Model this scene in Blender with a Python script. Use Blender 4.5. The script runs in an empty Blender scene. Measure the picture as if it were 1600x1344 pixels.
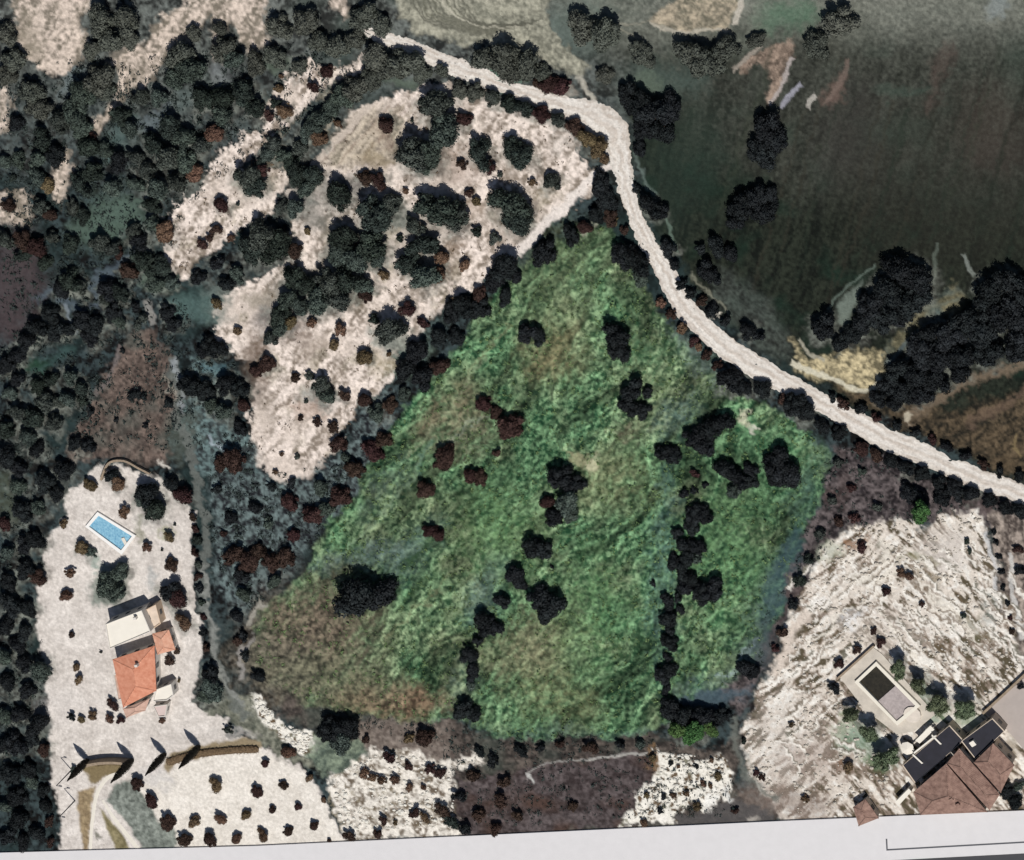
import bpy, bmesh, math, random
import numpy as np
from mathutils import Vector, Matrix
random.seed(7)
RNG = np.random.default_rng(11)
S = bpy.context.scene
COL = S.collection

# ------------------------------------------------------------------ camera, sky, sun, exposure
TH = math.radians(30); AZ = (0.61, 0.79)
CD = 1000.0                                   # metres from the middle of the view
ZV = Vector((AZ[0]*math.sin(TH), AZ[1]*math.sin(TH), math.cos(TH))).normalized()
XV = Vector((0, 1, 0)).cross(ZV).normalized(); YV = ZV.cross(XV).normalized()
CP = ZV*CD; FP = 6000.0
cam = bpy.data.cameras.new('camera'); camo = bpy.data.objects.new('camera', cam); COL.objects.link(camo)
M3 = Matrix((XV, YV, ZV)).transposed().to_4x4(); M3.translation = CP
camo.matrix_world = M3
cam.sensor_width = 36; cam.lens = FP*36/1600; cam.clip_start = 10; cam.clip_end = 20000
S.camera = camo

def W(px, py, z=0.0):
    """map point (1600 x 1344 plan units) -> world position at height z"""
    d = XV*((px-800)/FP) - YV*((py-672)/FP) - ZV
    return CP + d*((z-CP.z)/d.z)

# the shadow of a 13 m cypress runs (-22,-25) plan units
g = W(285, 1141)-W(307, 1166); SH = math.hypot(g.x, g.y)
elev = math.atan2(13.0, SH); sdir = Vector((-g.x/SH*math.cos(elev), -g.y/SH*math.cos(elev), math.sin(elev)))
sun = bpy.data.lights.new('sun', 'SUN'); suno = bpy.data.objects.new('sun', sun); COL.objects.link(suno)
sun.energy = 4.4; sun.angle = math.radians(0.5); sun.color = (1, 0.965, 0.91)
suno.rotation_euler = sdir.to_track_quat('Z', 'Y').to_euler(); suno.location = (100, -100, 200)
wd = bpy.data.worlds.new('World'); S.world = wd; wd.use_nodes = True
nt = wd.node_tree; bg = nt.nodes['Background']; sky = nt.nodes.new('ShaderNodeTexSky')
sky.sky_type = 'NISHITA'; sky.sun_disc = False; sky.sun_elevation = elev
sky.sun_rotation = math.atan2(sdir.x, sdir.y)
nt.links.new(sky.outputs[0], bg.inputs[0]); bg.inputs[1].default_value = 0.05
S.view_settings.view_transform = 'Standard'; S.view_settings.look = 'None'
S.view_settings.exposure = 0.0; S.view_settings.gamma = 1.0
S.render.resolution_x = 1024; S.render.resolution_y = 860

# ------------------------------------------------------------------ helpers
def lin(c, k=0.80):
    """0-255 sRGB of a sunlit sample -> albedo"""
    return tuple((((v/255.0+0.055)/1.055)**2.4 if v > 10 else v/255.0/12.92)*k for v in c[:3])

def mat(name, col, rough=0.9, var=0.0, scale=1.0, bump=0.0, objvar=0.0, spec=0.2, col2=None, stretch=None):
    m = bpy.data.materials.new(name); m.use_nodes = True; n = m.node_tree; P = n.nodes['Principled BSDF']
    P.inputs['Roughness'].default_value = rough; P.inputs['Specular IOR Level'].default_value = spec
    tc = n.nodes.new('ShaderNodeTexCoord'); nz = n.nodes.new('ShaderNodeTexNoise')
    nz.inputs['Scale'].default_value = scale; nz.inputs['Detail'].default_value = 6; nz.inputs['Roughness'].default_value = 0.65
    src = tc.outputs['Object']
    if stretch:
        mp = n.nodes.new('ShaderNodeMapping'); mp.inputs['Scale'].default_value = stretch
        n.links.new(src, mp.inputs[0]); src = mp.outputs[0]
    n.links.new(src, nz.inputs['Vector'])
    rp = n.nodes.new('ShaderNodeValToRGB'); rp.color_ramp.elements[0].position = 0.3; rp.color_ramp.elements[1].position = 0.7
    c2 = col2 or tuple(min(1, v*(1+var)) for v in col); c1 = tuple(v*(1-var) for v in col)
    rp.color_ramp.elements[0].color = (*c1, 1); rp.color_ramp.elements[1].color = (*c2, 1)
    n.links.new(nz.outputs['Fac'], rp.inputs[0]); out = rp.outputs[0]
    if objvar:
        oi = n.nodes.new('ShaderNodeObjectInfo'); hs = n.nodes.new('ShaderNodeHueSaturation')
        mr = n.nodes.new('ShaderNodeMapRange'); mr.inputs[3].default_value = 1-objvar; mr.inputs[4].default_value = 1+objvar
        n.links.new(oi.outputs['Random'], mr.inputs[0]); n.links.new(mr.outputs[0], hs.inputs['Value'])
        mh = n.nodes.new('ShaderNodeMapRange'); mh.inputs[3].default_value = 0.47; mh.inputs[4].default_value = 0.53
        ml = n.nodes.new('ShaderNodeMath'); ml.operation = 'FRACT'; mm = n.nodes.new('ShaderNodeMath'); mm.operation = 'MULTIPLY'
        mm.inputs[1].default_value = 7.31; n.links.new(oi.outputs['Random'], mm.inputs[0]); n.links.new(mm.outputs[0], ml.inputs[0])
        n.links.new(ml.outputs[0], mh.inputs[0]); n.links.new(mh.outputs[0], hs.inputs['Hue'])
        n.links.new(out, hs.inputs['Color']); out = hs.outputs[0]
    n.links.new(out, P.inputs['Base Color'])
    if bump:
        b = n.nodes.new('ShaderNodeBump'); b.inputs['Strength'].default_value = 0.7; b.inputs['Distance'].default_value = bump
        n.links.new(nz.outputs['Fac'], b.inputs['Height']); n.links.new(b.outputs[0], P.inputs['Normal'])
    return m

def tag(o, label=None, cat=None, group=None, kind=None):
    if label: o['label'] = label
    if cat: o['category'] = cat
    if group: o['group'] = group
    if kind: o['kind'] = kind
    return o

def link_mesh(name, V, F, m, parent=None, smooth=False):
    me = bpy.data.meshes.new(name); me.from_pydata([tuple(v) for v in V], [], F); me.update()
    for mm in (m if isinstance(m, (list, tuple)) else [m]): me.materials.append(mm)
    if smooth: me.polygons.foreach_set('use_smooth', [True]*len(me.polygons))
    o = bpy.data.objects.new(name, me); COL.objects.link(o)
    if parent: o.parent = parent; o.matrix_parent_inverse = parent.matrix_world.inverted() if False else Matrix.Translation(-parent.location)
    return o

def empty(name, loc):
    o = bpy.data.objects.new(name, None); COL.objects.link(o); o.location = loc; o.empty_display_size = 1; return o

class MB:
    def __init__(s): s.V = []; s.F = []
    def add(s, V, F):
        b = len(s.V); s.V += [tuple(v) for v in V]; s.F += [tuple(i+b for i in f) for f in F]; return s
    def prism(s, top, z0, z1=None):
        """top: list of world points (any z) -> extruded straight down to z0"""
        n = len(top); T = [(p[0], p[1], p[2] if z1 is None else z1) for p in top]; B = [(p[0], p[1], z0) for p in top]
        a = sum(T[i][0]*T[(i+1) % n][1]-T[(i+1) % n][0]*T[i][1] for i in range(n))
        if a < 0: T.reverse(); B.reverse()
        return s.add(T+B, [tuple(range(n)), tuple(range(2*n-1, n-1, -1))]+[(i, i+n, (i+1) % n+n, (i+1) % n) for i in range(n)])
    def box(s, c, sx, sy, sz, rot=0):
        ca, sa = math.cos(rot), math.sin(rot); P = []
        for x, y in ((-1, -1), (1, -1), (1, 1), (-1, 1)):
            P.append((c[0]+(x*sx*ca-y*sy*sa)/2, c[1]+(x*sx*sa+y*sy*ca)/2, c[2]+sz))
        return s.prism(P, c[2])
    def obj(s, name, m, parent=None, smooth=False): return link_mesh(name, s.V, s.F, m, parent, smooth)

# lattice noise ------------------------------------------------------------
def vnoise(x, y, seed):
    r = np.random.default_rng(seed).random((257, 257)).astype(np.float32); r[256] = r[0]; r[:, 256] = r[:, 0]
    xi = np.floor(x).astype(np.int64); yi = np.floor(y).astype(np.int64)
    fx = (x-xi).astype(np.float32); fy = (y-yi).astype(np.float32); fx = fx*fx*(3-2*fx); fy = fy*fy*(3-2*fy)
    xi &= 255; yi &= 255
    return ((r[yi, xi]*(1-fx)+r[yi, xi+1]*fx)*(1-fy)+(r[yi+1, xi]*(1-fx)+r[yi+1, xi+1]*fx)*fy)*2-1
def fbm(x, y, s, seed, octv=4, gain=0.55, ang=0.0, st=1.0):
    """s: feature size; st: stretch along direction ang (degrees, plan x right / y down)"""
    if st != 1.0 or ang:
        a = math.radians(ang); u = x*math.cos(a)+y*math.sin(a); v = -x*math.sin(a)+y*math.cos(a); x, y = u/st, v
    o = 0; amp = 1; tot = 0
    for k in range(octv):
        o = o+amp*vnoise(x/s+17.3*k+400, y/s+9.1*k+400, seed+k); tot += amp; amp *= gain; s /= 2.03
    return o/tot*1.5
# ------------------------------------------------------------------ where every tree and bush stands
ZL = []
def zone(phrase, items, treeR=13): ZL.append((phrase, items, treeR))
#ZONES
zone('on the pale hilltop clearing', [(677, 158, 30, 'k'), (694, 196, 28, 's'), (726, 184, 13, 'r'), (605, 193, 14, 'r'), (648, 232, 30, 'k'), (672, 238, 26, 's'), (750, 236, 22, 'k'), (765, 258, 11, 'r'), (722, 254, 9, 'r'), (800, 225, 18, 'k'), (814, 240, 20, 'k'), (863, 280, 15, 'k'), (832, 284, 8, 'b'), (644, 187, 4, 'k'), (528, 192, 8, 'b')])
zone('in the tree row below the hilltop', [(572, 276, 13, 'r'), (592, 280, 13, 'r'), (531, 300, 25, 'k'), (590, 325, 30, 'k'), (612, 312, 18, 'k'), (690, 318, 32, 'k'), (712, 332, 24, 'k'), (733, 300, 9, 'r'), (745, 313, 9, 'b'), (800, 312, 30, 'k'), (810, 335, 28, 'k'), (634, 297, 6, 'b'), (657, 303, 6, 'k'), (782, 272, 5, 'k')])
zone('in the hedge above the hilltop clearing', [(770, 150, 14, 'k'), (795, 160, 14, 'k'), (820, 166, 15, 'k'), (846, 176, 14, 'r'), (872, 186, 14, 'k'), (898, 196, 14, 'r'), (918, 214, 16, 'b'), (935, 226, 16, 'b'), (720, 138, 14, 'd'), (742, 142, 14, 'd'), (945, 246, 10, 'b'), (690, 108, 11, 'd')])
zone('west of the road bend', [(938, 286, 18, 'k'), (948, 308, 18, 'k'), (932, 332, 14, 'k'), (954, 337, 13, 'r'), (850, 392, 20, 'k'), (892, 364, 15, 'k'), (914, 352, 12, 'r'), (975, 358, 9, 'r'), (960, 345, 8, 'b')])
zone('in the middle of the pale slope', [(412, 362, 26, 'k'), (400, 385, 26, 'k'), (435, 378, 28, 'k'), (462, 388, 15, 'r'), (481, 360, 7, 'b'), (540, 368, 24, 'k'), (530, 392, 20, 's'), (556, 400, 24, 's'), (585, 378, 26, 'k'), (590, 402, 16, 's'), (662, 378, 22, 'k'), (640, 408, 20, 'k'), (668, 425, 24, 's'), (690, 400, 13, 'b'), (686, 426, 13, 'b'), (745, 360, 11, 'k'), (773, 370, 11, 'k'), (726, 412, 11, 'b'), (625, 370, 7, 'k'), (650, 350, 18, 'k')])
zone('in the dark clump across the pale slope', [(462, 430, 20, 'k'), (484, 442, 20, 'k'), (515, 436, 24, 'k'), (545, 434, 24, 'k'), (570, 442, 16, 's'), (601, 427, 9, 'b'), (500, 462, 24, 's'), (530, 460, 22, 'k'), (452, 462, 18, 's'), (570, 458, 13, 'r'), (436, 488, 18, 'k'), (440, 506, 16, 's'), (424, 525, 14, 'k'), (470, 474, 16, 's'), (488, 502, 9, 'b'), (455, 500, 12, 'b')])
zone('on the lower pale slope', [(532, 512, 11, 'b'), (523, 536, 11, 'b'), (569, 555, 14, 'b'), (610, 510, 25, 'k'), (585, 497, 11, 'k'), (636, 480, 13, 'r'), (661, 502, 11, 'r'), (462, 588, 10, 'r'), (502, 596, 18, 'k'), (510, 612, 16, 's'), (485, 585, 8, 'k'), (541, 616, 11, 'r'), (571, 622, 13, 'r'), (588, 640, 16, 's'), (497, 658, 8, 'r'), (470, 652, 6, 'r'), (522, 666, 10, 'r'), (418, 565, 14, 'r'), (402, 578, 12, 'r'), (479, 626, 4, 'k'), (440, 708, 5, 'b'), (465, 712, 5, 'k'), (431, 736, 5, 'b'), (372, 515, 9, 'b'), (608, 552, 5, 'b')])
zone('along the upper left edge of the meadow', [(790, 410, 24, 'k'), (772, 436, 16, 'k'), (705, 484, 16, 'k'), (726, 474, 20, 'k'), (748, 478, 18, 'k'), (750, 458, 14, 'r'), (790, 460, 14, 'k'), (686, 522, 16, 'k'), (714, 524, 14, 'k'), (652, 545, 20, 'k'), (636, 572, 20, 'k'), (664, 584, 20, 'k'), (688, 570, 14, 'r'), (610, 630, 13, 'r'), (632, 612, 12, 's'), (806, 432, 12, 'k')])
zone('in the upper meadow', [(975, 396, 20, 'k'), (995, 404, 22, 'k'), (1002, 432, 14, 's'), (824, 514, 18, 'k'), (842, 522, 14, 'k'), (962, 520, 22, 'k'), (968, 540, 20, 'k'), (985, 605, 20, 'k'), (982, 632, 16, 'k'), (1005, 640, 13, 'k'), (1012, 610, 10, 'k')])
zone('in the reddish diagonal row of the meadow', [(757, 628, 14, 'r'), (775, 642, 12, 'r'), (797, 662, 22, 'r'), (694, 710, 21, 'r'), (665, 762, 15, 'r'), (735, 740, 14, 'r'), (752, 744, 12, 'r'), (776, 706, 8, 'r'), (672, 826, 12, 'r'), (686, 832, 12, 'r'), (583, 700, 18, 'r'), (600, 684, 14, 'r'), (555, 730, 17, 'r')])
zone('in the lower left meadow', [(560, 920, 38, 'k'), (588, 922, 30, 'k'), (606, 916, 16, 'k'), (532, 772, 18, 'r'), (512, 790, 14, 's'), (490, 800, 18, 'r'), (455, 782, 16, 'r'), (460, 832, 12, 'r'), (448, 866, 16, 'r'), (425, 876, 15, 'r'), (502, 758, 14, 's'), (458, 752, 9, 'k'), (424, 758, 9, 'k'), (530, 690, 14, 'r'), (540, 712, 10, 's')])
zone('in the scrub between path and meadow', [(390, 872, 20, 'r'), (368, 862, 18, 'r'), (378, 892, 14, 'k'), (405, 858, 14, 'r'), (367, 716, 22, 'r'), (345, 722, 13, 'r'), (340, 762, 10, 'k'), (362, 806, 12, 'k'), (349, 832, 8, 'r'), (400, 790, 12, 'k'), (420, 815, 11, 's'), (382, 925, 13, 's'), (430, 905, 13, 's'), (372, 960, 12, 'k'), (380, 990, 10, 'k'), (405, 1052, 12, 'k'), (383, 1022, 10, 'k'), (372, 1000, 9, 'r')])
zone('in the middle column of the meadow', [(880, 742, 22, 'k'), (898, 752, 16, 'k'), (888, 778, 22, 's'), (856, 780, 13, 'r'), (866, 802, 17, 'k'), (890, 800, 14, 's'), (832, 850, 18, 'k'), (845, 854, 18, 'k'), (805, 892, 16, 'k'), (812, 906, 13, 'k'), (848, 930, 22, 'k'), (866, 940, 22, 'k'), (852, 958, 16, 'k'), (756, 968, 20, 'k'), (772, 974, 16, 'k'), (784, 936, 13, 'k')])
zone('at the lower end of the middle column', [(735, 1020, 16, 'k'), (739, 1044, 15, 'k'), (736, 1068, 10, 's'), (748, 1000, 10, 'k'), (725, 1106, 18, 'k'), (742, 1110, 14, 'k'), (862, 884, 4, 'k')])
zone('in the upper right meadow', [(1038, 702, 14, 'k'), (1052, 710, 14, 'k'), (1087, 682, 18, 'k'), (1108, 666, 20, 'k'), (1132, 655, 18, 'k'), (1104, 696, 16, 'k'), (1135, 730, 18, 'k'), (1152, 742, 18, 'k'), (1172, 728, 12, 'k'), (1172, 750, 13, 'k'), (1215, 715, 24, 'k'), (1232, 734, 24, 'k'), (1212, 742, 16, 'k'), (1086, 738, 8, 'r'), (1068, 768, 9, 'k'), (1086, 764, 7, 'k'), (1103, 756, 6, 'k'), (1145, 765, 12, 's')])
zone('in the right column of the meadow', [(1085, 798, 16, 'k'), (1098, 800, 16, 'k'), (1060, 830, 11, 'k'), (1068, 848, 13, 'k'), (1090, 850, 14, 'k'), (1052, 876, 13, 'k'), (1066, 888, 13, 'k'), (1080, 900, 13, 'k'), (1098, 922, 18, 'k'), (1114, 914, 20, 'k'), (1042, 932, 11, 'k'), (1060, 932, 9, 'k'), (1044, 962, 16, 'k'), (1047, 1000, 14, 'k'), (1036, 1052, 14, 'k'), (1048, 1042, 14, 'k'), (1088, 870, 10, 's'), (1064, 950, 8, 'k'), (1020, 910, 6, 'k'), (1046, 947, 9, 'k'), (1047, 981, 9, 'k'), (1043, 1022, 9, 'k'), (1042, 1074, 9, 'k'), (1070, 914, 14, 'k'), (1074, 868, 13, 'k'), (1080, 820, 13, 'k')])
zone('at the lower right corner of the meadow', [(1165, 1038, 16, 'k'), (1178, 1046, 12, 'k'), (1048, 1104, 20, 'k'), (1072, 1114, 20, 'k'), (1100, 1112, 20, 'k'), (1126, 1114, 14, 'k')])
zone('in the bright green clump below the meadow', [(1060, 1130, 17, 'g'), (1086, 1128, 20, 'g'), (1110, 1130, 15, 'g'), (1076, 1142, 15, 'g')])
zone('by itself above the lower right terraces', [(1438, 790, 20, 'g')])
zone('beside the bright green tree near the road', [(1422, 768, 16, 'k'), (1440, 776, 14, 'k'), (1472, 772, 15, 'k'), (1495, 768, 12, 'k')])
zone('on the lower bank of the middle road', [(1032, 470, 9, 'b'), (1048, 488, 9, 'r'), (1066, 510, 11, 'b'), (1084, 530, 9, 'r'), (1104, 552, 9, 'r'), (1120, 568, 9, 'r'), (1142, 586, 20, 'k'), (1158, 598, 16, 'k'), (1190, 604, 15, 'k'), (1242, 626, 18, 'k'), (1258, 636, 18, 'k'), (1225, 620, 10, 'r'), (1285, 662, 12, 'k'), (1310, 674, 12, 'k'), (1092, 540, 8, 'b')])
zone('on the lower bank of the right road', [(1345, 698, 12, 'r'), (1368, 708, 12, 'r'), (1392, 718, 12, 'k'), (1415, 728, 13, 'k'), (1440, 738, 12, 'k'), (1465, 750, 12, 'k'), (1492, 758, 12, 'k'), (1518, 768, 13, 'k'), (1545, 778, 12, 'k'), (1570, 790, 12, 'k'), (1594, 796, 13, 'k')])
zone('on the upper bank of the right road', [(1318, 628, 10, 'r'), (1345, 636, 10, 'k'), (1368, 650, 9, 'r'), (1400, 662, 9, 'k'), (1430, 674, 9, 'k'), (1456, 684, 8, 'r'), (1480, 696, 9, 'k'), (1508, 710, 10, 'k'), (1536, 722, 9, 'r'), (1562, 732, 9, 'k'), (1592, 742, 9, 'k'), (1300, 620, 8, 'k')])
zone('on the upper bank of the middle road', [(1017, 318, 19, 'k'), (1034, 328, 12, 'k'), (1044, 386, 13, 'k'), (1066, 440, 10, 'k'), (1080, 454, 10, 'k'), (1096, 468, 11, 'r'), (1112, 484, 12, 'k'), (1134, 500, 10, 'k'), (1170, 514, 14, 'k'), (1182, 522, 11, 'k'), (1094, 388, 10, 'k'), (1052, 410, 10, 'k'), (996, 292, 8, 'k')])
zone('in the fallow field above the road', [(1120, 382, 15, 'k'), (1142, 394, 14, 'k'), (1100, 418, 16, 'k'), (1115, 428, 13, 'k'), (1160, 318, 22, 'k'), (1182, 306, 20, 'k'), (1192, 328, 20, 'k'), (1205, 300, 13, 'k'), (1150, 345, 14, 'k')])
zone('in the isolated clump of the right field', [(1412, 420, 28, 'k'), (1436, 432, 24, 'k'), (1386, 446, 22, 'k'), (1362, 470, 22, 'k'), (1400, 466, 28, 'k'), (1432, 462, 22, 'k'), (1348, 500, 18, 'k'), (1372, 498, 20, 'k'), (1330, 520, 16, 'k'), (1284, 504, 22, 'k'), (1312, 535, 13, 'k'), (1405, 492, 16, 'k')])
zone('in the thick belt at the right edge', [(1460, 514, 20, 'k'), (1484, 520, 24, 'k'), (1508, 500, 24, 'k'), (1545, 450, 26, 'k'), (1580, 440, 26, 'k'), (1565, 480, 30, 'k'), (1595, 500, 28, 'k'), (1535, 510, 26, 'k'), (1545, 545, 22, 'k'), (1590, 540, 20, 'k'), (1440, 545, 24, 'k'), (1470, 555, 22, 'k'), (1502, 550, 22, 'k')])
zone('at the lower end of the right belt', [(1408, 572, 20, 'k'), (1434, 580, 22, 'k'), (1466, 585, 20, 'k'), (1388, 598, 17, 'k'), (1412, 606, 20, 'k'), (1440, 612, 17, 'k'), (1372, 620, 13, 'k'), (1398, 626, 13, 'k'), (1500, 580, 16, 'k')])
zone('on the dark slope right of the bend', [(1000, 160, 22, 'k'), (1022, 170, 24, 'k'), (1046, 168, 22, 'k'), (1010, 196, 20, 'k'), (1038, 200, 20, 'k'), (978, 140, 18, 'k'), (986, 165, 12, 'k'), (944, 116, 14, 'd'), (1195, 190, 24, 'k'), (1190, 235, 22, 'k'), (1210, 215, 20, 'k'), (1000, 228, 12, 'k')])
zone('on the glare-greyed top slope', [(1080, 82, 26, 'd'), (1105, 92, 26, 'd'), (1135, 75, 20, 'd'), (1180, 62, 13, 'd'), (945, 45, 26, 'd'), (1000, 80, 20, 'd'), (910, 40, 24, 'd'), (1310, 30, 24, 'd'), (1275, 70, 20, 'd')])
zone('right of the ploughed top field', [(760, 88, 22, 'd'), (790, 85, 26, 'd'), (825, 98, 24, 'd'), (800, 108, 20, 'd'), (848, 112, 14, 'd'), (858, 128, 16, 'r'), (878, 134, 15, 'r'), (840, 128, 10, 'r')])
zone('beside the far end of the road', [(590, 86, 24, 'd'), (612, 104, 22, 'd'), (638, 92, 24, 'd'), (658, 110, 16, 'd'), (560, 132, 22, 'd'), (538, 146, 20, 's'), (582, 120, 18, 'd'), (505, 178, 18, 's'), (488, 192, 16, 's'), (520, 165, 14, 's'), (555, 60, 16, 'd'), (530, 70, 20, 'd')])
zone('in the top centre scrub', [(440, 40, 20, 'd'), (480, 30, 22, 'd'), (430, 85, 18, 'd'), (570, 20, 22, 'd'), (598, 38, 18, 'd'), (500, 60, 18, 'd'), (400, 95, 18, 'd')])
zone('on the upper pale strip', [(433, 158, 10, 'k'), (445, 172, 13, 'b'), (422, 180, 10, 'r'), (468, 102, 13, 'd'), (512, 110, 12, 'r'), (492, 135, 10, 'r'), (436, 136, 9, 'b'), (388, 272, 24, 'k'), (400, 286, 20, 'k'), (412, 262, 10, 'r'), (346, 317, 14, 'r'), (372, 318, 4, 'k'), (316, 380, 9, 'r'), (328, 370, 9, 'r'), (340, 356, 10, 'r'), (362, 370, 7, 'b'), (376, 360, 4, 'k'), (440, 118, 5, 'b')])
zone('in the dark row left of the hilltop', [(428, 222, 15, 'k'), (420, 238, 13, 's'), (468, 228, 15, 'k'), (455, 250, 14, 'k'), (500, 212, 14, 'b'), (445, 240, 13, 's'), (465, 268, 20, 'k'), (492, 270, 18, 'k'), (480, 290, 16, 's'), (440, 320, 13, 'k'), (462, 320, 16, 's'), (480, 205, 14, 's'), (410, 248, 8, 'k')])
zone('in the top left corner', [(12, 50, 20, 'd'), (25, 90, 20, 'd'), (10, 115, 18, 'd'), (160, 30, 24, 'd'), (200, 28, 24, 'd'), (175, 60, 22, 'd'), (205, 60, 16, 'd'), (145, 75, 16, 'd'), (50, 140, 22, 'd'), (62, 165, 20, 'd'), (28, 190, 14, 'k')])
zone('beside the upper left pale tract', [(160, 118, 26, 'd'), (135, 140, 24, 's'), (118, 170, 24, 's'), (98, 185, 20, 'k'), (168, 140, 16, 'd'), (130, 195, 18, 's'), (285, 82, 24, 'd'), (300, 100, 24, 's'), (276, 118, 20, 's'), (345, 42, 12, 'd'), (352, 72, 20, 'd'), (368, 88, 18, 's'), (305, 50, 14, 'd')])
zone('in the upper left wood', [(220, 150, 16, 'k'), (190, 178, 17, 'k'), (205, 198, 16, 's'), (250, 148, 16, 's'), (140, 225, 20, 'k'), (165, 232, 15, 's'), (150, 265, 18, 'k'), (128, 285, 18, 'k'), (188, 250, 18, 'k'), (212, 242, 15, 'k'), (178, 290, 16, 's'), (215, 285, 13, 's'), (68, 215, 18, 'k'), (88, 240, 18, 'k'), (60, 245, 16, 's'), (145, 212, 8, 'r')])
zone('in the dense wood left of the pale strip', [(320, 152, 20, 'k'), (350, 148, 20, 'k'), (382, 140, 20, 'k'), (398, 160, 18, 'k'), (348, 175, 18, 's'), (270, 195, 20, 'k'), (290, 210, 20, 's'), (246, 225, 20, 'k'), (265, 245, 22, 'k'), (232, 262, 16, 'k'), (292, 245, 20, 's'), (315, 225, 18, 'k'), (250, 290, 20, 's'), (278, 282, 20, 'k'), (305, 268, 16, 'b'), (335, 205, 16, 'b'), (240, 318, 14, 'k')])
zone('at the left edge near the pale hollow', [(30, 245, 14, 's'), (10, 250, 12, 's'), (60, 272, 16, 's'), (20, 275, 8, 'k'), (66, 320, 18, 'k'), (80, 332, 13, 'r'), (115, 322, 13, 'k'), (132, 335, 13, 'k'), (14, 318, 12, 'r'), (75, 285, 14, 'b')])
zone('in the wood under the pale hollow', [(12, 372, 18, 'k'), (38, 372, 17, 'r'), (60, 382, 18, 'r'), (84, 368, 14, 'k'), (112, 378, 16, 'k'), (72, 408, 14, 'k'), (40, 395, 14, 'k'), (156, 376, 18, 'k'), (178, 385, 14, 'k'), (186, 392, 10, 'r')])
zone('in the left woodland belt', [(208, 358, 15, 'k'), (220, 372, 16, 'k'), (238, 345, 14, 's'), (260, 360, 18, 'b'), (228, 405, 20, 'k'), (255, 412, 18, 'k'), (205, 420, 16, 'r'), (245, 440, 18, 's'), (268, 440, 13, 's'), (112, 436, 20, 'k'), (98, 450, 16, 'k'), (125, 445, 14, 'k'), (172, 448, 18, 'k'), (190, 455, 15, 'k'), (165, 465, 14, 'k'), (212, 478, 10, 'k'), (224, 494, 10, 'k'), (216, 506, 9, 'k')])
zone('in the left belt beside the grey field', [(82, 488, 16, 'k'), (62, 508, 18, 'k'), (88, 512, 18, 'k'), (45, 530, 16, 'k'), (110, 510, 13, 'k'), (30, 552, 14, 'k'), (12, 566, 16, 'k'), (132, 498, 18, 'k'), (152, 505, 16, 'k'), (140, 525, 14, 'k'), (178, 486, 15, 'k'), (188, 500, 13, 's'), (28, 588, 14, 'k')])
zone('in the left scrub above the villa', [(62, 600, 15, 'k'), (82, 590, 14, 'k'), (72, 622, 18, 'k'), (112, 585, 14, 's'), (128, 605, 14, 'k'), (108, 620, 15, 's'), (130, 624, 9, 'k'), (18, 610, 14, 's'), (30, 640, 18, 'k'), (55, 650, 18, 'k'), (85, 655, 16, 'k'), (14, 668, 16, 'k'), (45, 678, 16, 's'), (95, 625, 13, 'k')])
zone('on the triangular stubble field', [(143, 641, 9, 'k'), (183, 656, 5, 'k'), (228, 664, 6, 'k'), (212, 614, 11, 'k'), (225, 618, 8, 'k'), (192, 548, 5, 'k')])
zone('between the stubble field and pale slope', [(339, 408, 13, 'k'), (312, 430, 13, 'k'), (262, 486, 14, 'k'), (272, 502, 14, 'k'), (335, 538, 18, 'k'), (318, 545, 12, 'k'), (350, 545, 10, 'k'), (300, 598, 20, 'k'), (322, 608, 16, 'k'), (356, 596, 18, 'k'), (376, 604, 15, 'k'), (382, 630, 12, 'r'), (350, 640, 16, 's'), (330, 630, 14, 's'), (340, 472, 10, 'b'), (355, 440, 14, 'k'), (372, 425, 14, 's'), (375, 665, 12, 'k'), (265, 630, 9, 'k')])
zone('at the left edge beside the pool', [(12, 708, 20, 'k'), (28, 728, 16, 'k'), (58, 700, 14, 'k'), (100, 730, 18, 'k'), (72, 750, 18, 'k'), (90, 768, 14, 'k'), (30, 755, 16, 's'), (38, 795, 18, 'k'), (8, 815, 14, 'r'), (60, 790, 14, 's'), (100, 815, 10, 'b'), (118, 690, 13, 'k'), (140, 694, 12, 'k')])
zone('at the left edge beside the villa', [(56, 838, 17, 'k'), (38, 850, 16, 'k'), (12, 860, 15, 's'), (42, 888, 17, 'k'), (60, 898, 15, 'r'), (14, 905, 16, 'k'), (18, 940, 20, 'k'), (45, 946, 15, 'k'), (10, 975, 17, 'k'), (40, 985, 15, 'k'), (30, 1005, 16, 'k'), (8, 1020, 16, 's')])
zone('at the left edge below the villa', [(66, 1042, 20, 's'), (40, 1032, 17, 'k'), (44, 1076, 15, 'k'), (14, 1062, 17, 'k'), (62, 1126, 20, 'k'), (35, 1112, 17, 'k'), (10, 1115, 16, 's'), (28, 1158, 20, 'k'), (6, 1160, 16, 'k'), (70, 1168, 13, 'r'), (50, 1150, 14, 'k')])
zone('in the bottom left corner', [(18, 1205, 20, 'k'), (46, 1200, 16, 'k'), (68, 1230, 13, 'k'), (28, 1240, 18, 'k'), (72, 1255, 13, 'k'), (8, 1255, 14, 's'), (32, 1275, 18, 'k'), (78, 1282, 10, 'r'), (60, 1298, 16, 'k'), (12, 1300, 18, 'k'), (38, 1312, 14, 'k'), (80, 1312, 9, 'r'), (52, 1218, 13, 's')])
zone('in the garden around the blue pool', [(143, 755, 12, 'b'), (178, 740, 14, 'k'), (186, 752, 13, 'b'), (195, 798, 11, 'b'), (234, 766, 22, 'k'), (243, 790, 22, 'k'), (225, 780, 13, 's'), (288, 768, 18, 'r'), (270, 752, 14, 'k'), (130, 853, 13, 'b'), (145, 862, 10, 's'), (230, 852, 9, 'b'), (265, 836, 10, 'b'), (253, 858, 3, 'k'), (273, 818, 3, 'k')])
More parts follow.
